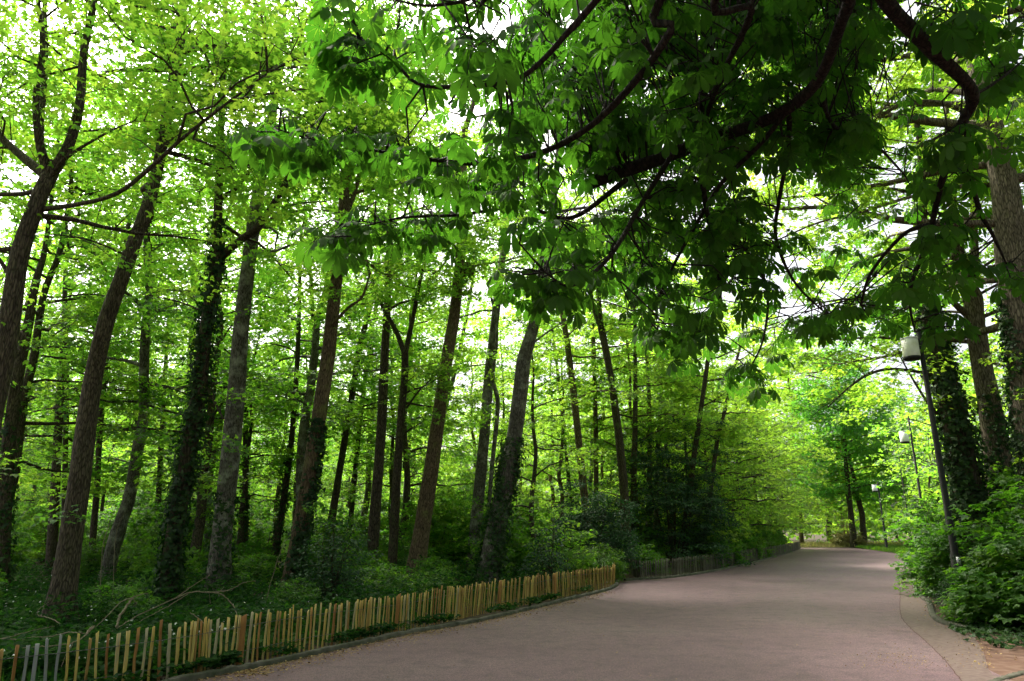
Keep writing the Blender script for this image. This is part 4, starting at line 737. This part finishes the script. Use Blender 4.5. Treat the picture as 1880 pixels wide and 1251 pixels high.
# the crown goes on above and behind the frame, thickened unseen to shade the leaves below
for _ in range(900): nodes.append(np.array([rng.uniform(.3, 6.5), rng.uniform(1.0, 6.5), rng.uniform(6.2, 10.0)]))
for _ in range(1100): nodes.append(np.array([rng.uniform(-1.0, 10.5), rng.uniform(-7.5, 6.0), 0]) + np.array([0, 0, rng.uniform(5.8, 11.5)]))
nodes = np.array(nodes)
_d = nodes - np.array([0, 0, CAM_H]); _z = _d @ fw; _px = CX + _d[:, 0] / _z * F_PX; _py = CY - (_d @ up) / _z * F_PX
_t = np.clip((_px - 1075) / 190, 0, 1); nodes = nodes[~((np.abs(_px - 1170) < 105) & (np.abs(_py - (350 - 55 * _t)) < 42) & (nodes[:, 1] < 5.3) & (nodes[:, 1] > 0))]
keep = nodes[:, 2] > 2.5; nodes = nodes[keep]
far = (nodes[:, 1] < 2.2) & (nodes[:, 2] < 5.0); nodes = nodes[~far]
LC, LD, LN, LS, LH = [], [], [], [], []
for nd in nodes:
    d = np.linalg.norm(allp - nd, axis=1); j = int(np.argmin(d)); a = allp[j]
    if d[j] > .8: a = nd + nrm((a - nd)[None])[0] * rng.uniform(.35, .7) + rng.normal(0, .12, 3)
    if d[j] > .06: twig.tube(np.array([a, (a + nd) / 2 + rng.normal(0, .05, 3) + (0, 0, .04), nd]), (.007, .006, .004), 4, cap=False)
    az0 = rng.uniform(0, 6.28); hue = rng.normal(.5, .15)
    for m in range(rng.integers(3, 6)):
        az = az0 + m * 1.45 + rng.normal(0, .3); h = np.array([math.cos(az), math.sin(az), 0]); pl = rng.uniform(.08, .20); tip = nd + h * pl * .8 + np.array([0, 0, -pl * rng.uniform(.1, .7)])
        twig.tube(np.array([nd, nd + h * pl * .45 + (0, 0, .01), tip]), .0022, 3, cap=False)
        dn = rng.uniform(.35, 1.3); LC.append(tip); LD.append(h + np.array([0, 0, -dn])); LN.append(np.array([0, 0, 1]) + h * dn * .8 + rng.normal(0, .22, 3)); LS.append(rng.uniform(.068, .155)); LH.append(hue + rng.normal(0, .12))
leaf.leaves(np.array(LC), np.array(LD), np.array(LN), np.array(LS), T_CHEST, rng, np.clip(np.array(LH), 0, 1))
twig.build('twigs', M_CBARK, ct, org); leaf.build('crown', M_CHEST, ct, org, smooth=True)

# ------------------------------------------------------------------ ground cover, flowers, litter, far wood
rng = np.random.default_rng(1200)
def scatter(n, y0, y1, xa, xb, pw=1.0):
    y = y0 + (y1 - y0) * rng.random(n) ** pw; u = rng.random(n); a = np.array([xa(q) for q in y]); b = np.array([xb(q) for q in y]); return a + (b - a) * u, y
def lump(x, y): return .5 + .25 * np.sin(x * 1.3 + 1.1 * np.sin(y * .7)) + .25 * np.sin(y * 1.7 + 1.3 * np.sin(x * .9 + 2))
fsort = np.argsort(f1[:, 1]); fx = lambda y: np.interp(y, f1[fsort, 1], f1[fsort, 0])
gc = MB()
x, y = scatter(52000, 3.5, 32, lambda q: -.80 * q - 1, lambda q: min(fx(q), xl(q)) - .05, 1.25); m = rng.random(len(x)) < lump(x, y) + .35; x, y = x[m], y[m]; n = len(x)
z = .02 + rng.random(n) ** 1.5 * (.10 + .28 * lump(x, y))
gc.leaves(np.stack([x, y, z], 1), np.stack([rng.normal(0, 1, n), rng.normal(0, 1, n), rng.uniform(-.5, .2, n)], 1), np.stack([rng.normal(0, .4, n), rng.normal(0, .4, n), np.ones(n)], 1), rng.uniform(.05, .12, n), T_IVY, rng)
n = 26000; x, y = scatter(n, 7.5, 30, lambda q: -.80 * q - 1, lambda q: min(fx(q), xl(q)) - .7, 1.1); m = lump(x * 1.6, y * 1.3) + rng.normal(0, .2, n) > .45; x, y = x[m], y[m]; n = len(x)
z = .15 + (.22 + .55 * lump(x * .8 + 3, y) * np.clip((y - 8) / 10, .2, 1)) * rng.random(n) ** .8
gc.leaves(np.stack([x, y, z], 1), np.stack([rng.normal(0, 1, n), rng.normal(0, 1, n), rng.uniform(-.5, .3, n)], 1), np.stack([rng.normal(0, .45, n), rng.normal(0, .45, n), np.ones(n)], 1), rng.uniform(.05, .11, n), T_MAPLE, rng)
n = 9000; x, y = scatter(n, 4, 22, lambda q: -.78 * q, lambda q: fx(q) - .3)                  # strap leaves of wild garlic
gc.leaves(np.stack([x, y, 0 * x + .02], 1), np.stack([rng.normal(0, .5, n), rng.normal(0, .5, n), np.ones(n)], 1), rng.normal(0, 1, (n, 3)) * (1, 1, .2) + (0, -.5, 0), rng.uniform(.12, .30, n), T_BLADE, rng)
n = 3800; s_ = rng.random(n); kl = catmull(kerb1, 400); q = kl[(s_ * 399).astype(int)]; T = nrm(np.gradient(kl, axis=0))[(s_ * 399).astype(int)]; nn = np.stack([-T[:, 1], T[:, 0], 0 * T[:, 0]], 1)
c = q + nn * rng.uniform(.12, .36, n)[:, None]; patch = np.sin(s_ * 60) + np.sin(s_ * 23 + 1) + rng.normal(0, .5, n) > .1; c = c[patch]; n = len(c); c[:, 2] = rng.uniform(.08, .20, n)
gc.leaves(c, np.stack([rng.normal(0, 1, n), rng.normal(0, 1, n), rng.uniform(-.4, .3, n)], 1), np.stack([rng.normal(0, .4, n), rng.normal(0, .4, n), np.ones(n)], 1), rng.uniform(.05, .10, n), T_IVY, rng)
tag(gc.build('ground_cover', M_GROUNDC), 'dark ivy and wild garlic leaves carpeting the forest floor', 'ground cover', kind='stuff')
iv = MB(); n = 9000; x, y = scatter(n, 9.6, 20, lambda q: float(np.interp(q, [9.6, 10.6, 11.5, 13, 15, 20], [9.0, 7.0, 6.9, 7.6, 8.9, 12.0])) + .12, lambda q: .8 * q + 3); m = rng.random(n) < .9; x, y = x[m], y[m]; n = len(x)
iv.leaves(np.stack([x, y, .03 + .22 * rng.random(n) * lump(x, y)], 1), np.stack([rng.normal(0, 1, n), rng.normal(0, 1, n) - .4, rng.uniform(-.6, .1, n)], 1), np.stack([rng.normal(0, .4, n), rng.normal(-.3, .4, n), np.ones(n)], 1), rng.uniform(.05, .09, n), T_IVY, rng)
tag(iv.build('ivy_carpet', M_IVY), 'dark ivy carpet under the bushes beside the red dirt path', 'ground cover', kind='stuff')
fl = MB(); n = 420; x, y = scatter(n, 7.5, 22, lambda q: -.70 * q, lambda q: fx(q) - .5); k = (np.sin(x * 1.1) + np.sin(y * .9 + x * .4) + rng.normal(0, .6, n)) > .2; x, y = x[k], y[k]; n = len(x); z = rng.uniform(.26, .46, n)
fl.leaves(np.stack([x, y, z], 1), rng.normal(0, 1, (n, 3)) * (1, 1, .2), rng.normal(0, .5, (n, 3)) + (0, -.6, .8), rng.uniform(.012, .026, n), T_STAR, rng)
tag(fl.build('white_flowers', M_FLOWER), 'tiny white wild garlic flowers dotted over the forest floor', 'flowers', kind='stuff')
M_LIT = leaf_mat('dry_leaf', [(.16, .09, .04), (.26, .17, .07), (.36, .27, .12)], [(.1, .06, .02)] * 3, .15, .02)
lt = MB(); n = 6000; s_ = rng.random(n) ** 1.2; q = kl[(s_ * 399).astype(int)]; T = nrm(np.gradient(kl, axis=0))[(s_ * 399).astype(int)]; nn = np.stack([-T[:, 1], T[:, 0], 0 * T[:, 0]], 1)
c = q - nn * np.abs(rng.normal(0, .22, n))[:, None]; c[:, 2] = .012 + rng.random(n) * .012
lt.leaves(c, rng.normal(0, 1, (n, 3)) * (1, 1, .1), rng.normal(0, .25, (n, 3)) + (0, 0, 1), rng.uniform(.014, .045, n), T_KITE, rng)
n = 1700; x, y = scatter(n, 5, 40, lambda q: xl(q) + .2, lambda q: xr(q) - .2, 1.3); lt.leaves(np.stack([x, y, 0 * x + .018], 1), rng.normal(0, 1, (n, 3)) * (1, 1, .1), rng.normal(0, .3, (n, 3)) + (0, 0, 1), rng.uniform(.008, .03, n), T_KITE, rng)
n = 900; yy = rng.uniform(9.3, 22, n); x = np.array([xr(q) for q in yy]) - np.abs(rng.normal(0, .22, n)) + .1; lt.leaves(np.stack([x, yy, 0 * x + .02], 1), rng.normal(0, 1, (n, 3)) * (1, 1, .1), rng.normal(0, .3, (n, 3)) + (0, 0, 1), rng.uniform(.012, .04, n), T_KITE, rng)
n = 900; x = rng.uniform(6.6, 10.5, n); yy = 9.6 + .25 * (x - 7) * 0 + rng.normal(0, .45, n); lt.leaves(np.stack([x, yy, 0 * x + .014], 1), rng.normal(0, 1, (n, 3)) * (1, 1, .1), rng.normal(0, .3, (n, 3)) + (0, 0, 1), rng.uniform(.012, .045, n), T_KITE, rng)
tag(lt.build('leaf_litter', M_LIT), 'dry leaf litter along the kerb and scattered over the road', 'litter', kind='stuff')
gt = MB(); n = 420; q = np.array([G(a, b) for a, b in zip(rng.normal(1648, 42, n), rng.normal(1212, 11, n))]); q[:, 2] = .02; gt.leaves(q, rng.normal(0, 1, (n, 3)) * (1, 1, .2), rng.normal(0, .5, (n, 3)) + (0, 0, 1), rng.uniform(.006, .016, n), T_IVY, rng)
tag(gt.build('grit', M_LIT), 'patch of loose pale grit near the end of the joint line', 'grit', kind='stuff')
gr = MB(); n = 16000; a = G(1640, 1016); x = rng.uniform(26, 40, n); y = rng.uniform(46, 72, n); k = x > np.array([xr(q) for q in y]) + .1; x, y = x[k], y[k]; n = len(x)
gr.leaves(np.stack([x, y, 0 * x], 1), rng.normal(0, .35, (n, 3)) + (0, 0, 1), rng.normal(0, 1, (n, 3)) * (1, 1, .1) + (0, -.6, .2), rng.uniform(.15, .35, n), T_BLADE, rng)
tag(gr.build('grass', M_GRASS), 'bright grass verge at the foot of the far street lamp', 'grass', kind='stuff')
gr = MB(); n = 12000; x = rng.uniform(20, 56, n); y = rng.uniform(65.5, 80, n)
gr.leaves(np.stack([x, y, 0 * x], 1), rng.normal(0, .35, (n, 3)) + (0, 0, 1), rng.normal(0, 1, (n, 3)) * (1, 1, .1) + (0, -.6, .2), rng.uniform(.15, .45, n), T_BLADE, rng)
tag(gr.build('pale_grass', M_DRYGR), 'pale dry grass beyond the road bend', 'grass', kind='stuff')
fw_ = MB(); n = 60000; az = rng.uniform(-.78, .82, n); dist = rng.uniform(78, 125, n); x = np.sin(az) * dist; y = np.cos(az) * dist
top = 13 + 3.5 * np.sin(az * 23) + 2.5 * np.sin(az * 51 + 1) + 2 * np.sin(az * 97 + 2) + 4 * np.clip(az + .1, 0, .4) / .4 ; z = top * rng.random(n) ** .8 + .3 * np.sin(x * 2)
z = np.maximum(z, .3); fw_.leaves(np.stack([x, y, z], 1), rng.normal(0, 1, (n, 3)), rng.normal(0, .5, (n, 3)) + (0, -.3, 1), rng.uniform(.35, .75, n), T_MAPLE, rng)
tag(fw_.build('far_woods', M_LIME), 'far-off mass of pale green woodland closing the view', 'woods', kind='stuff')

# ------------------------------------------------------------------ fallen branches and dead stems
def dead(name, label, main, twigs, Y0):
    """main and twigs: [(px, py, width px, dY)]"""
    rng = np.random.default_rng(len(label)); mb = MB(); q0 = None
    for ln in [main] + twigs:
        q = np.array([P(a, b, Y0 + d) for a, b, wv, d in ln]); q[:, 2] = np.maximum(q[:, 2], .02); n = 7 * len(q); ax = catmull(q, n); ax += rng.normal(0, .004, ax.shape)
        mb.tube(ax, np.interp(np.linspace(0, 1, n), np.linspace(0, 1, len(ln)), [max(p[2] * .5 * Y0 / F_PX / 2, .003) for p in ln]), 6, bump=.04, rng=rng)
        if q0 is None: q0 = ax[0]
    return tag(mb.build(name, M_TWIG, None, np.array([q0[0], q0[1], 0])), label, 'branch')
dead('fallen_branch', 'long pale dead branch arching over the leaves right of the ivy-wrapped tree', [(205, 1160, 2.5, -.6), (258, 1128, 3, -.3), (320, 1100, 4, 0), (352, 1088, 4, .2), (400, 1090, 4, .3), (425, 1108, 3, .3), (438, 1135, 2.5, .2)], [[(320, 1100, 3, 0), (358, 1073, 2.5, .2), (385, 1056, 1.5, .3)], [(378, 1089, 3, .2), (420, 1084, 3, .1), (448, 1070, 2, 0), (470, 1067, 1.5, 0)], [(398, 1090, 2, .3), (412, 1078, 1.5, .3)], [(345, 1092, 2, .1), (300, 1118, 2, -.3), (255, 1142, 1.5, -.6)], [(350, 1125, 2, -.4), (378, 1146, 2, -.6)], [(385, 1090, 1.5, .3), (386, 1108, 1.5, .3)]], 11.0)
dead('fallen_branch', 'curved pale branch lying on top of the first pickets', [(42, 1190, 2.5, 0), (90, 1187, 3, 0), (135, 1180, 4, .1), (160, 1164, 5, .2), (174, 1150, 5, .3)], [[(135, 1180, 3, .1), (122, 1202, 2.5, 0), (112, 1225, 2, -.1)], [(158, 1164, 5, .2), (168, 1152, 6, .3), (172, 1150, 5, .3)], [(160, 1164, 2, .2), (128, 1161, 3, .4), (95, 1168, 3, .5), (50, 1171, 2, .6)]], 8.3)
dead('fallen_branch', 'short mossy broken branch propped upright among the white flowers', [(214, 1152, 7, 0), (220, 1132, 8, .1), (232, 1115, 8, .2), (243, 1098, 7, .3)], [[(243, 1098, 4, .3), (222, 1106, 3, .1), (195, 1133, 2.5, -.2), (175, 1152, 1.5, -.4)], [(243, 1098, 4, .3), (258, 1092, 3, .4), (272, 1090, 2, .5)], [(243, 1098, 3, .3), (250, 1108, 2, .3), (245, 1114, 1.5, .3)]], 10.2)
dead('fallen_branch', 'straight pale dead sticks lying at the far left behind the grey pickets', [(-20, 1172, 4, 0), (20, 1174, 5, .1), (50, 1176, 5, .2)], [[(0, 1174, 3, .1), (60, 1158, 2, .5), (100, 1150, 2, .7)]], 9.0)
dead('fallen_branch', 'thin crooked twig against the foot of the thick leaning trunk', [(112, 1146, 2.5, 0), (88, 1134, 3, .2), (70, 1130, 2.5, .3), (72, 1118, 2, .3), (90, 1106, 1.5, .4)], [], 11.2)
ST = [('dead_stem', 'pale bare stem leaning between the thick leaning trunk and the ivy-wrapped one', [(188, 1012, 3, 0), (198, 970, 3, 0), (210, 938, 2, 0)], 15), ('dead_stem', 'shorter pale bare stem right beside another leaning one', [(212, 990, 2.5, 0), (220, 960, 2, 0), (228, 942, 1.5, 0)], 15.5),
      ('dead_stem', 'tall thin bare stem leaning right of the straight grey-brown trunk', [(488, 1105, 2.5, 0), (500, 1060, 2.5, 0), (514, 1015, 2, 0), (525, 985, 1.2, 0)], 14.5), ('dead_stem', 'pale bare stem just left of the ivy-wrapped trunk', [(298, 990, 3, 0), (302, 940, 2.5, 0), (308, 900, 1.5, 0)], 16.5)]
for nm, lb, ln, Y in ST:
    q = P(*ln[0][:2], Y); b = dict(); foot = (ln[0][0] - 6, ln[0][1] + F_PX * q[2] / Y, ln[0][2], 0); dead(nm, lb, [foot] + ln, [], Y)
